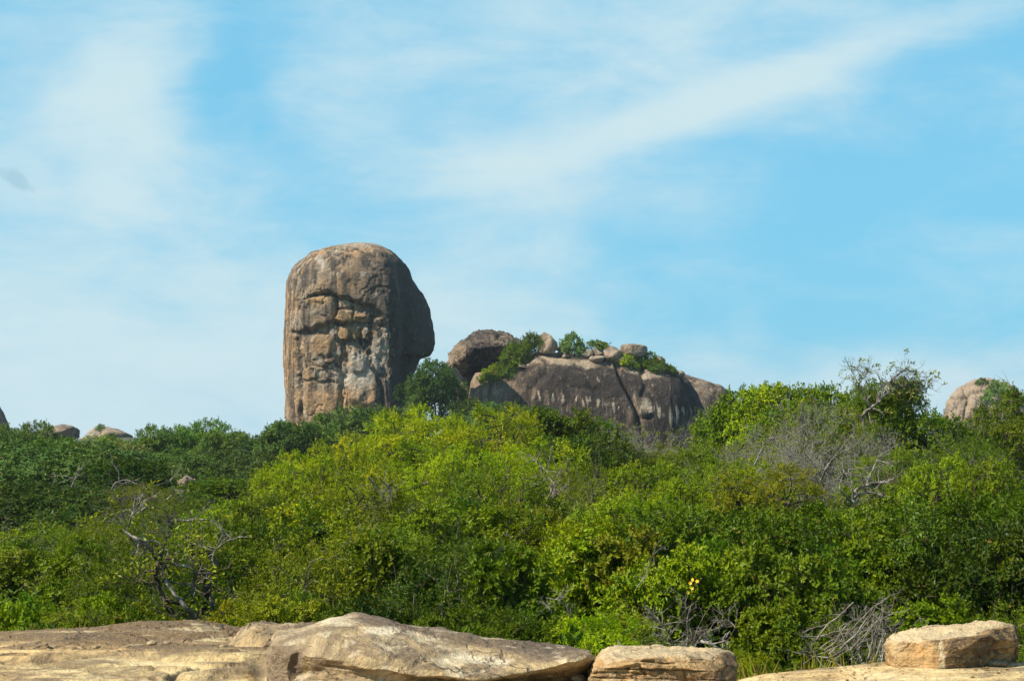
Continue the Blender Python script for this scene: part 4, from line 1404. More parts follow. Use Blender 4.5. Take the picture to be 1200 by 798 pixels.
# --- left middle distance
for cx, tv, w, Y, st, col, lab in [
        (35, 518, 120, 92, 'far', 'fdk', 'broad dark tree low on the left with grey limbs showing'),
        (98, 522, 130, 88, 'far', 'fdk', 'dark wide crown with pale crooked branches on the left'),
        (150, 540, 90, 84, 'far', 'dk', 'dark crown edge right of the pale crooked branches'),
        (20, 568, 110, 74, 'far', 'vdk', 'darkest tree mass at the left edge below the broad dark tree'),
        (105, 572, 110, 72, 'far', 'vdk', 'deep shaded tree under the pale crooked branches'),
        (185, 568, 100, 70, 'thin', 'olv', 'thin olive tree left below the pinkish boulder'),
        (245, 566, 90, 76, 'far', 'mid', 'mid green tree right below the pinkish boulder'),
        (295, 562, 110, 72, 'broad', 'mid', 'fresh green tree below the bluish gap trees'),
        (340, 548, 90, 66, 'feather', 'mid', 'green tree left of the yellow-green crowns'),
        (45, 618, 120, 36, 'near', 'brt', 'bright green bush at the left edge under the dark trees'),
        (105, 612, 90, 38, 'near', 'brt', 'bright green flat topped bush left of the bare gnarled tree'),
        (150, 592, 110, 48, 'thin', 'olv', 'thin olive bush behind the top of the bare gnarled tree'),
        (210, 590, 120, 46, 'thin', 'olv', 'olive and brown bush behind the level dead branch'),
        (262, 590, 100, 44, 'broad', 'brt', 'light green broad leaved bush right of the level dead branch'),
        (318, 585, 110, 44, 'broad', 'mid', 'green bush between the gnarled tree and the yellow-green trees'),
        (10, 640, 100, 30, 'near', 'mid', 'dull bush low at the left edge')]:
    T_('scrub_tree', cx, tv, w, Y, st, col, lab)

# --- the yellow-green trees in the centre
for cx, tv, w, Y, col, lab in [
        (455, 487, 120, 62, 'yel', 'yellow-green feathery tree under the right side of the tower rock'),
        (512, 482, 100, 63, 'yel', 'yellow-green feathery tree below the big dark gap tree'),
        (572, 480, 120, 62, 'yel', 'yellow-green feathery tree in front of the dome\'s left end'),
        (395, 515, 110, 58, 'yel', 'yellow-green tree left of centre, lower than its neighbours'),
        (355, 535, 90, 56, 'lim', 'leftmost yellow-green tree beside the bluish wood'),
        (485, 520, 130, 54, 'yel', 'yellow-green crown in the second row of the feathery trees'),
        (555, 525, 120, 52, 'lim', 'lime green crown right in the second row of the feathery trees'),
        (425, 548, 130, 48, 'lim', 'lime green crown with dead sticks on top, below the feathery trees'),
        (620, 520, 110, 56, 'lim', 'lime green tree below the dark green one under the dome')]:
    T_('feathery_tree', cx, tv, w, Y, 'feather', col, lab, group='yellow-green feathery trees')
for cx, tv, w, Y, st, col, lab in [
        (640, 484, 100, 66, 'broad', 'mid', 'deep green tree standing against the left half of the dome'),
        (688, 493, 84, 68, 'broad', 'mid', 'green tree with grey limbs below the dome\'s pale streaks'),
        (665, 515, 90, 60, 'broad', 'dk', 'dark green tree in the second row under the dome'),
        (712, 514, 84, 62, 'broad', 'dk', 'dark tree left of the bare grey bush at the dome'),
        (785, 525, 84, 64, 'feather', 'brt', 'bright green tree in front of the foot of the diagonal cleft'),
        (832, 519, 70, 62, 'feather', 'brt', 'bright green tree under the right end of the dome'),
        (880, 478, 44, 75, 'broad', 'lim', 'young light green tree where the dome meets the sky'),
        (890, 457, 66, 76, 'broad', 'brt', 'big leaved green tree, leftmost of the right skyline'),
        (932, 457, 66, 76, 'broad', 'lim', 'light green treetop left of the grey bare crown'),
        (968, 455, 66, 73, 'broad', 'brt', 'green treetop left of the tree with dead top branches'),
        (1085, 489, 80, 56, 'broad', 'mid', 'mid green tree below the gap beside the pink rock knob'),
        (1112, 494, 60, 58, 'feather', 'mid', 'hazy green tree at the foot of the pink rock knob'),
        (1160, 482, 60, 60, 'feather', 'mid', 'hazy green tree covering the right of the pink rock knob'),
        (1197, 462, 66, 60, 'feather', 'mid', 'tall hazy tree at the right edge of the skyline'),
        (560, 550, 120, 44, 'feather', 'brt', 'bright green crown in the middle of the scrub'),
        (640, 550, 130, 46, 'thin', 'olv', 'olive crown with pale forked branches in the middle'),
        (705, 548, 110, 46, 'thin', 'olv', 'second olive crown right of the pale forked branches'),
        (770, 545, 130, 46, 'feather', 'lim', 'yellowish crown below the bright green trees of the dome foot'),
        (845, 540, 130, 44, 'feather', 'lim', 'wide lime crown left of the grey bare bushes'),
        (915, 548, 130, 40, 'feather', 'org', 'orange tinted crown below the grey bare bushes'),
        (975, 600, 120, 34, 'broad', 'brt', 'green leafy crown below the white forked branch'),
        (1050, 530, 110, 46, 'feather', 'olv', 'olive crown right of the white forked branch'),
        (1110, 540, 120, 44, 'broad', 'lim', 'light green broad leaved crown right of the olive one'),
        (1175, 545, 110, 42, 'broad', 'brt', 'leafy green crown near the right edge'),
        (1160, 515, 110, 50, 'thin', 'mid', 'thin green crown under the skyline at the right edge')]:
    T_('scrub_tree', cx, tv, w, Y, st, col, lab)
# --- bare grey bushes
for cx, tv, w, Y, k, lab in [
        (742, 500, 56, 64, 0, 'bare grey bush standing at the foot of the diagonal cleft'),
        (880, 505, 60, 56, 1, 'leafless grey bush below the light green skyline trees'),
        (950, 470, 90, 54, 0, 'largest leafless grey crown on the right, under the skyline'),
        (1000, 505, 70, 50, 2, 'bare grey crown left of the green tree with dead top'),
        (915, 515, 60, 50, 2, 'leafless crown between the two larger grey ones'),
        (845, 486, 40, 90, 0, 'small bare bush against the rock shoulder')]:
    T_('bare_bush', cx, tv, w, Y, 'twig', 'olv', lab, cat='bush', k=k, group='leafless grey bushes')

# --- nearer scrub, two rows
for cx, tv, w, Y, st, col, lab in [
        (70, 660, 100, 25, 'near', 'mid', 'green bush behind the slab, left of the gnarled tree'),
        (120, 640, 100, 27, 'near', 'olv', 'dry looking bush behind the left stems of the gnarled tree'),
        (165, 655, 100, 23, 'near', 'mid', 'bush seen through the forks of the gnarled tree'),
        (275, 640, 110, 26, 'near', 'mid', 'dense green bush right of the gnarled tree'),
        (330, 625, 110, 30, 'near', 'mid', 'bush between the gnarled tree and the yellow flecked bush'),
        (385, 600, 120, 36, 'near', 'lim', 'bush with yellow tips left of the centre'),
        (445, 600, 130, 36, 'near', 'mid', 'green bush below the crown with dead sticks'),
        (510, 600, 130, 34, 'near', 'brt', 'leafy bush in the centre, below the bright green crown'),
        (575, 605, 120, 34, 'near', 'brt', 'green bush right of the centre with fine leaves'),
        (640, 600, 120, 36, 'near', 'olv', 'bush with pale twigs below the olive crown'),
        (705, 600, 130, 34, 'near', 'lim', 'soft yellow-green bush left above the flowering bush'),
        (775, 590, 130, 34, 'feather', 'lim', 'wide yellow-green bush above the flowering bush'),
        (915, 610, 110, 32, 'near', 'org', 'orange flecked bush in the right middle'),
        (1040, 600, 120, 34, 'near', 'brt', 'bush with bright leaves right below the white forked branch'),
        (1100, 600, 120, 34, 'near', 'mid', 'green bush above the shady hollow at the right'),
        (355, 660, 110, 24, 'near', 'olv', 'bush speckled with yellow leaves above the cracked block'),
        (405, 640, 110, 26, 'near', 'org', 'yellowing bush above the left end of the sloping boulder'),
        (470, 655, 120, 24, 'near', 'mid', 'dark leafy bush above the crest of the sloping boulder'),
        (535, 660, 120, 23, 'near', 'dk', 'shady green bush over the middle of the sloping boulder'),
        (600, 668, 110, 22, 'near', 'mid', 'bush over the right half of the sloping boulder'),
        (655, 655, 110, 24, 'near', 'brt', 'light green bush with bare stems above the undercut tip'),
        (720, 650, 120, 24, 'near', 'olv', 'twiggy olive bush above the layered block'),
        (935, 665, 120, 22, 'near', 'mid', 'leafy green bush left above the dry brush heap'),
        (1000, 655, 120, 24, 'near', 'brt', 'bright leafy bush directly above the dry brush heap'),
        (1065, 655, 120, 24, 'near', 'mid', 'green bush above the angular block'),
        (1195, 660, 80, 22, 'near', 'mid', 'green bush at the right edge behind the angular block'),
        (230, 660, 90, 25, 'near', 'dk', 'shady bush behind the trunk foot of the gnarled tree')]:
    T_('scrub_bush', cx, tv - (22 if Y < 28 else 8), w, Y, st, col, lab, cat='bush')
for cx, tv, w, Y, col, lab, k in [
        (868, 600, 150, 25, 'mid', 'spreading green tree with deep shade under it, right of the flowering bush', 0),
        (1140, 585, 150, 24, 'mid', 'spreading green tree over the dark hollow behind the angular block', 1),
        (1200, 610, 120, 23, 'dk', 'spreading green tree cut by the right edge, shade under it', 0),
        (500, 628, 150, 26, 'mid', 'spreading green tree with shade under it, over the sloping boulder\'s crest', 1)]:
    T_('spreading_tree', cx, tv, w, Y, 'canopy', col, lab, k=k)
FB = plant('flowering_bush', 800, 640, 130, 23, 'near', 'brt', 'green bush bearing a single bunch of yellow flowers', cat='bush', k=0)

# --- low plants along the back edge of the slab
for cx, tv, w, Y, col, lab, k in [
        (25, 690, 90, 18.5, 'brt', 'low bright shrub behind the left end of the slab', 0),
        (85, 700, 80, 18, 'olv', 'low twiggy shrub behind the slab hollow', 3),
        (130, 690, 80, 18.5, 'brt', 'low leafy shrub left of the gnarled tree foot', 2),
        (180, 705, 60, 18, 'brt', 'small leafy shrub touching the gnarled tree foot on the left', 0),
        (275, 700, 80, 18, 'org', 'low yellow brown shrub right of the gnarled tree foot', 1),
        (330, 690, 90, 18, 'olv', 'low shrub behind the cracked block', 0),
        (385, 700, 80, 17.5, 'mid', 'low shrub hugging the back of the sloping boulder on the left', 2),
        (450, 695, 90, 17.5, 'dk', 'low dark shrub behind the crest of the sloping boulder', 0),
        (515, 710, 80, 17, 'mid', 'low shrub behind the middle of the sloping boulder', 2),
        (575, 705, 80, 17, 'mid', 'feathery shrub behind the right half of the sloping boulder', 1),
        (630, 715, 70, 17, 'mid', 'low shrub above the undercut tip of the sloping boulder', 0),
        (690, 725, 70, 16.5, 'lim', 'yellow-green shrub in the notch left of the layered block', 1),
        (735, 712, 70, 17.5, 'olv', 'low dry shrub behind the layered block', 3),
        (905, 700, 90, 16.8, 'brt', 'leafy shrub left of the dry brush heap', 2),
        (950, 705, 80, 16.5, 'mid', 'leafy shrub tangled into the left of the dry brush heap', 0),
        (880, 765, 50, 14.6, 'lim', 'tuft of fresh green between the layered block and the right slab', 1),
        (1085, 695, 100, 17.5, 'brt', 'leafy shrub behind the left half of the angular block', 2),
        (1185, 705, 60, 17, 'mid', 'shrub at the right edge beside the angular block', 3)]:
    T_('low_shrub', cx, tv + (10 if tv < 720 else 0), w * 0.85, Y, 'near', col, lab, cat='shrub', k=k, group='low shrubs along the slab', hmin=0.5)

# --- plants on the dome
for cx, tv, w, Y, base, col, lab in [
        (672, 391, 27, 0, 417, 'far', 'round bush on the crest of the dome'),
        (700, 399, 30, 0, 414, 'far', 'flat bush behind the crest boulders of the dome'),
        (622, 391, 24, 0, 416, 'mid', 'light green bush behind the pointed boulder'),
        (604, 402, 26, 0, 430, 'mid', 'taller green bush right of the perched boulder'),
        (735, 415, 20, 0, 430, 'lim', 'light green tuft beside the top of the diagonal cleft'),
        (708, 404, 14, 0, 416, 'mid', 'tiny bush above the rounded grey boulder'),
        (1168, 447, 44, 400, 475, 'far', 'bush growing over the right side of the pink rock knob'),
        (1150, 443, 16, 400, 452, 'far', 'small bush on the flat top of the pink rock knob'),
        (118, 497, 9, 338, 506, 'far', 'tiny tree on top of the pale skyline crest')]:
    T_('rock_bush', cx, tv, w, Y or dome_Y(cx, base) + 0.5, 'tuft', col, lab, cat='bush', base=base, hmin=0.3)
MATL = ['below the taller bush of the dome\'s upper left thicket, in its middle', 'left of the middle one in the dome\'s upper left thicket', 'uppermost but two of the dome\'s upper left thicket',
        'light green, near the left end of the dome\'s upper left thicket', 'light green, leftmost and lowest of the dome\'s upper left thicket', 'right hand edge of the dome\'s upper left thicket',
        'dull green, lower right tip of the dome\'s upper left thicket', 'topmost of the upper left thicket, beside the pointed boulder', 'small, at the bottom of the dome\'s upper left thicket']
MATR = ['bright green, topmost under the long flat crest boulder', 'just right of the bright one under the flat crest boulder', 'upper edge of the green mat right of the flat crest boulder',
        'in the middle of the green mat on the dome\'s right shoulder', 'right part of the green mat on the dome\'s right shoulder', 'light green, left in the mat on the right shoulder',
        'rightmost and lowest of the mat on the dome\'s right shoulder', 'small light one right of the diagonal cleft\'s top', 'dull one at the lower edge of the right shoulder mat']
MATS = {1: iter(MATL), 0: iter(MATR)}
for i, (cx, tv, w, base, col, left) in enumerate([
        (597, 418, 20, 434, 'mid', 1), (588, 424, 18, 438, 'mid', 1), (607, 412, 20, 428, 'mid', 1), (579, 428, 18, 444, 'lim', 1), (570, 433, 16, 448, 'lim', 1),
        (613, 405, 18, 422, 'mid', 1), (598, 428, 18, 441, 'far', 1), (617, 400, 14, 414, 'mid', 1), (586, 434, 14, 444, 'mid', 1),
        (748, 411, 18, 424, 'brt', 0), (758, 412, 18, 426, 'mid', 0), (768, 417, 18, 430, 'mid', 0), (762, 422, 20, 433, 'mid', 0), (777, 424, 18, 435, 'mid', 0),
        (752, 420, 16, 431, 'lim', 0), (786, 428, 14, 437, 'mid', 0), (744, 424, 12, 432, 'lim', 0), (770, 427, 18, 437, 'far', 0)]):
    T_('rock_bush', cx, tv, w, dome_Y(cx, base) + 0.3, 'tuft', col, 'low bush, ' + next(MATS[left]), cat='bush', base=base + 2, hmin=0.3,
       group='bushes matted on the upper left of the dome' if left else 'bushes matted on the right shoulder of the dome')


# ------------------------------------------------------------------ single bare trees and dead wood, limb by limb
def px_poly(pts, Y, jit=0.0, rng=None):
    n = len(pts)
    Yv = np.full(n, float(Y)) + (np.cumsum(rng.normal(0, jit, n)) if rng is not None else 0)
    Yv[0] = Y
    return np.array([P(a, b, y) for (a, b), y in zip(pts, Yv)])


def side_twigs(T, rng, line, count, ln, r):
    """forking fine twigs along a limb"""
    i = rng.integers(len(line) // 3, len(line), count)
    p = line[i] + 0
    d = unit(rng.normal(size=(count, 3)) * [1, 0.7, 0.8] + [0, 0, 0.35])
    for lev in range(3):
        e = p + d * ln * rng.uniform(0.5, 1.1, (len(p), 1))
        T.segs(p, e, r, r * 0.6)
        p = np.repeat(p, 2, 0) * 0.3 + np.repeat(e, 2, 0) * 0.7
        d = unit(np.repeat(d, 2, 0) + rng.normal(0, 0.55, (len(p), 3)))
        ln *= 0.65
        r *= 0.6
    return p, d


def wood_tree(name, label, limbs, Y, seed, twig=10, tl=0.35, leafy=0, leafcol='olv', cat='tree', base=None, ll=0.06, thin=0.42):
    rng = np.random.default_rng(seed)
    b = P(*(base or limbs[0][0][0]), Y)
    root = empty(name, b)
    tag(root, label, cat)
    tips_p, tips_d = [], []
    for pts, r0, r1, mat, pname in limbs:
        T = Tubes()
        L = px_poly(pts, Y, 0.12 if len(pts) > 2 else 0.05, rng) - b
        T.poly(L, r0 * thin, r1 * thin, 8, r0 * 0.10, rng, 4)
        dens = np.vstack([L[:-1] * (1 - t) + L[1:] * t for t in (0, 0.33, 0.66)] + [L[-1:]])
        dens = dens[np.argsort(np.concatenate([np.arange(len(L) - 1) + t for t in (0, 0.33, 0.66)] + [[len(L) - 1]]))]
        if twig:
            q = side_twigs(T, rng, dens, twig, tl, max(r1 * 0.5, 0.004))
            tips_p.append(q[0])
            tips_d.append(q[1])
        o = bpy.data.objects.new(pname, T.mesh(pname, mat))
        link(o, root)
    if leafy and tips_p:
        tp, td = np.vstack(tips_p), np.vstack(tips_d)
        i = rng.integers(0, len(tp), leafy)
        q = spray_leaves(rng, tp[i], unit(td[i]), np.full(leafy, 0.2), 6, ll, ll * 0.5, rng.normal(0.6, 0.2, leafy))
        c = bpy.data.objects.new('crown', leaves_mesh('crown', *q, M_LEAF))
        c.color = (*C[leafcol], 1)
        link(c, root)
    return root


Bk, Pb, Gy, Dw = M_BARK, M_PALEBARK, M_GREYTWIG, M_DRYWOOD
wood_tree('gnarled_tree', 'bare gnarled dark tree with twisted pale flecked stems, behind the slab on the left', [
    ([(236, 738), (222, 715), (209, 700), (195, 681), (187, 664), (183, 651), (173, 640), (162, 631), (150, 626), (143, 616)], 0.060, 0.022, Pb, 'stem'),
    ([(236, 740), (239, 722), (242, 697), (247, 678), (254, 660)], 0.085, 0.045, Bk, 'stem'),
    ([(254, 662), (250, 655), (244, 652), (250, 648), (256, 641), (271, 630)], 0.024, 0.010, Pb, 'branch'),
    ([(236, 738), (226, 703), (227, 681), (227, 667), (209, 662), (192, 659)], 0.045, 0.016, Pb, 'branch'),
    ([(242, 692), (238, 672), (234, 662), (226, 650), (220, 646), (209, 637)], 0.045, 0.022, Bk, 'branch'),
    ([(228, 735), (201, 717), (190, 697), (184, 678), (184, 662), (189, 650)], 0.075, 0.035, Bk, 'stem'),
    ([(148, 624), (151, 615), (155, 603), (160, 594), (165, 587)], 0.026, 0.012, Pb, 'branch'),
    ([(246, 735), (247, 712), (246, 690)], 0.022, 0.012, Pb, 'branch'),
    ([(195, 680), (180, 684), (166, 680), (156, 684)], 0.020, 0.008, Bk, 'branch'),
    ([(222, 735), (205, 722), (200, 730)], 0.02, 0.008, Gy, 'branch'),
    ([(227, 667), (223, 655), (216, 645), (205, 648)], 0.022, 0.010, Bk, 'branch'),
], 18.6, 5, twig=9, tl=0.20, leafy=160, leafcol='olv', thin=0.40)
wood_tree('dead_bough', 'level dead bough of pale wood above the gnarled tree', [
    ([(198, 611), (213, 610), (228, 609), (245, 609), (258, 614)], 0.030, 0.010, Pb, 'bough')], 24, 6, twig=10, tl=0.3, cat='branch')
wood_tree('forked_tree', 'pale forked bare limbs standing out of the scrub below the grey bushes on the right', [
    ([(1000, 590), (1002, 575), (1017, 568), (1032, 565), (1041, 566)], 0.075, 0.022, Pb, 'limb'),
    ([(1016, 568), (1019, 558), (1024, 548), (1030, 535)], 0.045, 0.018, Pb, 'limb'),
    ([(1002, 583), (1010, 578), (1023, 577), (1041, 583)], 0.050, 0.02, Pb, 'limb'),
    ([(1000, 590), (990, 580), (984, 572), (987, 560), (990, 551)], 0.045, 0.02, Pb, 'limb'),
    ([(1000, 588), (999, 570), (995, 550)], 0.040, 0.02, Pb, 'limb')], 33, 7, twig=5, tl=0.4)
wood_tree('leaning_limbs', 'pale leaning limbs under the left grey crown on the right', [
    ([(960, 572), (963, 560), (969, 546), (977, 537), (984, 528)], 0.07, 0.025, Pb, 'limb'), ([(963, 562), (958, 550), (950, 540)], 0.05, 0.02, Pb, 'limb'),
    ([(884, 545), (892, 528), (897, 515)], 0.05, 0.02, Pb, 'limb')], 42, 8, twig=6, tl=0.5)
# green tree with dead top branches against the sky
rt = plant('dead_topped_tree', 1044, 447, 40, 52, 'broad', 'mid', 'dark green tree with bare dead twigs spreading above its top on the right skyline', k=0, base=535)
wood_tree('bare_boughs', 'spreading bare grey boughs against the sky on the right skyline', [
    ([(1012, 500), (1013, 485), (1020, 478), (1031, 470), (1038, 455), (1046, 446)], 0.10, 0.04, Pb, 'bough'),
    ([(1020, 478), (1012, 462), (1006, 450), (1000, 438), (996, 432)], 0.045, 0.015, Gy, 'bough'),
    ([(1035, 462), (1052, 455), (1066, 450), (1080, 447), (1090, 440)], 0.05, 0.014, Gy, 'bough'),
    ([(1040, 452), (1050, 440), (1062, 434), (1078, 436)], 0.04, 0.012, Gy, 'bough'),
    ([(1052, 455), (1068, 462), (1080, 458), (1092, 452)], 0.035, 0.012, Gy, 'bough'),
    ([(1006, 450), (1014, 440), (1018, 432)], 0.03, 0.012, Gy, 'bough')], 51, 9, twig=26, tl=0.34, leafy=90, leafcol='gry', ll=0.10)
for i, (pts, r, Y, lab) in enumerate([
        ([(58, 583), (72, 580), (83, 572), (88, 560), (98, 555)], 0.11, 80, 'pale crooked branch lying across the dark crown on the left'),
        ([(112, 585), (120, 575), (128, 578), (135, 566), (148, 562)], 0.12, 78, 'pale zigzag branch lower in the dark crown on the left'),
        ([(196, 585), (203, 578), (201, 566), (194, 562)], 0.07, 66, 'pale bent branch below the pinkish boulder'),
        ([(432, 560), (441, 572), (447, 582)], 0.05, 44, 'pale dead stick in the lime crown, left of a pair'),
        ([(446, 562), (456, 572), (464, 583)], 0.04, 44, 'pale dead stick in the lime crown, right of a pair'),
        ([(630, 570), (636, 555), (630, 540), (634, 530)], 0.07, 44.5, 'pale forked branch in the olive crown'),
        ([(642, 585), (648, 570), (645, 560)], 0.05, 42, 'small pale branch below the forked one in the olive crown'),
        ([(583, 690), (590, 672), (598, 655), (603, 640)], 0.022, 23.5, 'slender grey stem in the shade over the sloping boulder'),
        ([(655, 740), (648, 722), (640, 700)], 0.016, 18, 'thin bare stem left of the pair above the undercut tip'),
        ([(672, 738), (666, 715), (656, 690)], 0.016, 18, 'thin bare stem right of the pair above the undercut tip'),
        ([(745, 690), (758, 672), (765, 650)], 0.016, 22, 'thin grey stem above the layered block')]):
    wood_tree('bare_branch', lab, [(pts, r, r * 0.35, Pb, 'limb')], Y, 20 + i, twig=6, tl=r * 9, cat='branch')
wood_tree('fallen_log', 'short whitish fallen log behind the layered block', [([(822, 751), (834, 755), (847, 762)], 0.030, 0.022, Pb, 'log')], 15.8, 41, twig=3, tl=0.12, cat='log')
wood_tree('dry_shrub', 'dry pale twiggy shrub behind the layered block', [
    ([(800, 775), (806, 745), (804, 720), (802, 700)], 0.014, 0.006, Dw, 'stem'), ([(795, 775), (786, 745), (772, 725)], 0.012, 0.005, Dw, 'stem'),
    ([(806, 775), (822, 745), (842, 735), (854, 728), (862, 735)], 0.014, 0.006, Dw, 'stem'), ([(800, 772), (790, 752), (778, 748)], 0.01, 0.005, Dw, 'stem'),
    ([(804, 772), (812, 750), (818, 735)], 0.01, 0.004, Dw, 'stem')], 16.4, 43, twig=16, tl=0.16, cat='bush')
# the heap of cut brush behind the right slab
rng = np.random.default_rng(5)
bb = P(1022, 785, 15.2)
heap = empty('brush_heap', bb)
tag(heap, 'heap of grey dry sticks behind the right slab, left of the angular block', 'brush pile')
for i in range(46):
    cx = rng.normal(1022, 20)
    if i < 30:
        x0, y0 = cx, rng.uniform(770, 788)
        a = rng.normal(-0.25 + (cx - 1022) * 0.012, 0.55)
        L = rng.uniform(28, 75)
    else:
        x0, y0 = rng.uniform(930, 1010), rng.uniform(740, 785)
        a = rng.uniform(0.7, 1.35)
        L = rng.uniform(30, 80)
    pts = [(x0, y0)]
    for q in range(3):
        a += rng.normal(0, 0.16)
        pts.append((pts[-1][0] + math.sin(a) * L / 3, pts[-1][1] - math.cos(a) * L / 3))
    T = Tubes()
    Yy = rng.uniform(14.8, 15.8)
    L3 = px_poly(pts, Yy, 0.06, rng) - bb
    r = rng.uniform(0.004, 0.009)
    T.poly(L3, r, r * 0.45, 5, r * 0.4, rng, 3)
    side_twigs(T, rng, L3, 6, 0.10, r * 0.35)
    link(bpy.data.objects.new('stick', T.mesh('stick', M_DRYWOOD)), heap)

# yellow flowers
fm, g = new_mat('yellow_petal')
pr_ = g.node('ShaderNodeBsdfPrincipled')
pr_.inputs['Base Color'].default_value = (0.70, 0.46, 0.01, 1)
pr_.inputs['Roughness'].default_value = 0.5
finish(g, pr_.outputs[0])
Yf = FB.location[1] - 1.0
fl = np.random.default_rng(3)
cen, dr, nr = [], [], []
for (a, b) in ((812, 679), (809, 683), (815, 685), (811, 689), (817, 681), (806, 694)):
    c = P(a, b, Yf + fl.normal(0, 0.04))
    ax = unit(np.array([-0.2, -1, 0.4]) + fl.normal(0, 0.3, 3))
    u_ = unit(np.cross(ax, [0, 0, 1.0]))
    w_ = np.cross(ax, u_)
    for k in range(5):
        t = k * 1.2566
        cen.append(c)
        dr.append(math.cos(t) * u_ + math.sin(t) * w_ + 0.3 * ax)
        nr.append(ax)
n = len(cen)
me = leaves_mesh('flowers', np.array(cen), np.array(dr), np.array(nr), np.full(n, 0.026), np.full(n, 0.024), np.full((n, 3), 0.5), fm)
fo = bpy.data.objects.new('flower_bunch', me)
link(fo, FB)
from mathutils import Matrix
me.transform(Matrix.LocRotScale(FB.location, FB.rotation_euler, FB.scale).inverted())      # built in place, stored in the bush's own frame


# ------------------------------------------------------------------ undergrowth that nobody could count
def undergrowth():
    rng = np.random.default_rng(9)
    n = 5200
    Y = 15.3 * np.exp(rng.uniform(0, 1, n) * math.log(150 / 15.3))
    X = rng.uniform(-0.42, 0.42, n) * (Y + 6)
    edge = np.interp(600 + X / Y * FPX, [300, 480, 640, 860], [16.0, 15.6, 14.9, 14.6])
    ok = Y > edge
    X, Y = X[ok], Y[ok]
    n = len(X)
    Z = ground_z(X, Y)
    m = 9
    org = np.stack([X, Y, Z], -1)[:, None] + rng.normal(0, 1, (n, m, 3)) * (0.16 + 0.010 * Y)[:, None, None]
    org[..., 2] = Z[:, None] + rng.uniform(0, 1, (n, m)) * (0.35 + 0.012 * Y)[:, None]
    ct = np.repeat(rng.normal(0.4, 0.2, n), m)
    sz = np.repeat(1 + Y / 32, m)
    org = org.reshape(-1, 3)
    d = unit(rng.normal(size=org.shape) + [0, 0, 0.9])
    q = spray_leaves(rng, org, d, 0.26 * sz, 5, 0.065, 0.034, ct)
    q[3] = q[3] * np.repeat(sz, 5)
    q[4] = q[4] * np.repeat(sz, 5)
    o = bpy.data.objects.new('undergrowth', leaves_mesh('undergrowth', *q, M_LEAF))
    o.color = (*C['dk'], 1)
    link(o)
    tag(o, 'low leafy undergrowth covering the ground between the bushes', 'undergrowth', kind='stuff')


undergrowth()


def edge_grass():
    """dry and green blades rooted in the soil line behind the slab"""
    rng = np.random.default_rng(19)
    n = 900
    u = rng.uniform(-150, 1350, n)
    edge = np.interp(u, [-200, 300, 480, 640, 860, 1400], [15.1, 15.0, 14.4, 13.4, 13.15, 13.1])
    Y = edge + rng.uniform(0.25, 0.9, n)
    X = (u - 600) / FPX * Y
    Z = slab_top(u, Y) * 0 + np.maximum(ground_z(X, Y), slab_top(u, Y)) - 0.03
    m = 9
    org = np.stack([X, Y, Z], -1)[:, None] + rng.normal(0, 0.05, (n, m, 3)) * [1, 1, 0.1]
    d = unit(rng.normal(0, 0.42, (n, m, 3)) + [0, 0, 1.0])
    L = rng.uniform(0.12, 0.42, (n, m))
    W_ = np.full((n, m), 0.012)
    nr = unit(rng.normal(0, 1, (n, m, 3)) + [0, -1, 0])
    t = np.stack([rng.uniform(0.3, 1, (n, m)), rng.uniform(0.3, 1, (n, m)), (rng.uniform(0, 1, (n, 1)) > 0.6) * np.ones((n, m))], -1)
    f = lambda q: q.reshape(n * m, -1) if q.ndim == 3 else q.ravel()
    o = bpy.data.objects.new('grass', leaves_mesh('grass', f(org), f(d), f(nr), f(L), f(W_), f(t), M_LEAF))
    o.color = (*C['olv'], 1)
    link(o)
    tag(o, 'dry and green grass blades in the soil behind the slab edge', 'grass', kind='stuff')


edge_grass()


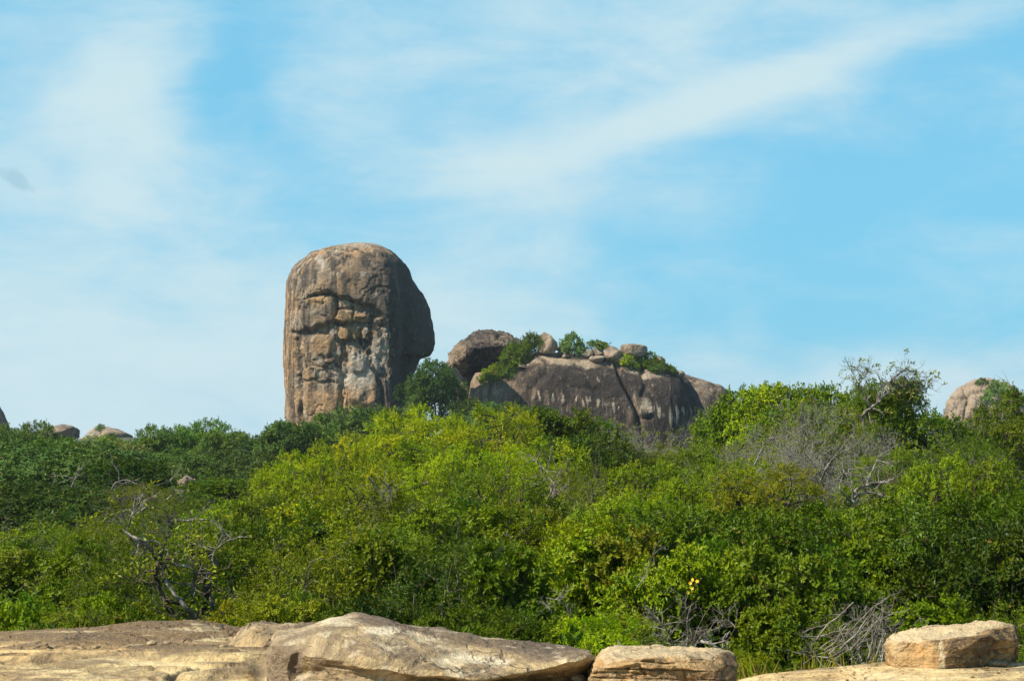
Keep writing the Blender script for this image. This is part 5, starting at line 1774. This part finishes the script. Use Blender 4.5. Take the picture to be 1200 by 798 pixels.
def litter():
    """fallen leaves and grit lying on the bare rock, thicker near the bushes"""
    rng = np.random.default_rng(29)
    n = 700
    u = rng.uniform(-50, 1250, n)
    edge = np.interp(u, [-200, 300, 480, 640, 860, 1400], [15.1, 15.0, 14.4, 13.4, 13.15, 13.1])
    Y = edge - rng.exponential(0.45, n)
    X = (u - 600) / FPX * Y
    dg = bpy.context.evaluated_depsgraph_get()
    slab = bpy.data.objects['rock_slab']
    P0, N0 = [], []
    for x, y in zip(X, Y):
        hit, loc, nor, _ = slab.ray_cast(Vector((float(x), float(y), 3)), Vector((0, 0, -1)), depsgraph=dg)
        if hit:
            P0.append(loc[:])
            N0.append(nor[:])
    P0, N0 = np.array(P0) + [0, 0, 0.004], np.array(N0)
    k = len(P0)
    d = unit(rng.normal(size=(k, 3)) * [1, 1, 0.25])
    t = np.stack([rng.uniform(0.3, 1, k), rng.uniform(0.1, 1, k), np.ones(k)], -1)
    o = bpy.data.objects.new('fallen_leaves', leaves_mesh('fallen_leaves', P0, d, unit(N0 + rng.normal(0, 0.3, (k, 3))), rng.uniform(0.02, 0.05, k), rng.uniform(0.012, 0.028, k), t, M_LEAF))
    o.color = (0.2, 0.15, 0.05, 1)
    link(o)
    tag(o, 'dry fallen leaves scattered on the bare rock slab', 'leaf litter', kind='stuff')


litter()


# ------------------------------------------------------------------ the air: thin even haze over everything
def haze():
    x, y0, y1, z0, z1 = 2300.0, -70.0, 1700.0, -24.0, 34.0
    V = [(a, b, c) for a in (-x, x) for b in (y0, y1) for c in (z0, z1)]
    F = [(0, 1, 3, 2), (4, 6, 7, 5), (0, 4, 5, 1), (2, 3, 7, 6), (0, 2, 6, 4), (1, 5, 7, 3)]
    m, g = new_mat('haze')
    v = g.node('ShaderNodeVolumePrincipled')
    v.inputs['Color'].default_value = (0.80, 0.90, 1.0, 1)
    v.inputs['Density'].default_value = 0.00012
    v.inputs['Anisotropy'].default_value = 0.2
    o = g.node('ShaderNodeOutputMaterial')
    g.link(v.outputs[0], o.inputs['Volume'])
    ob = bpy.data.objects.new('haze', mesh_np('haze', np.array(V), np.array(F), False, m))
    link(ob)
    tag(ob, 'thin bluish haze in the air over the whole scene', kind='stuff')


haze()
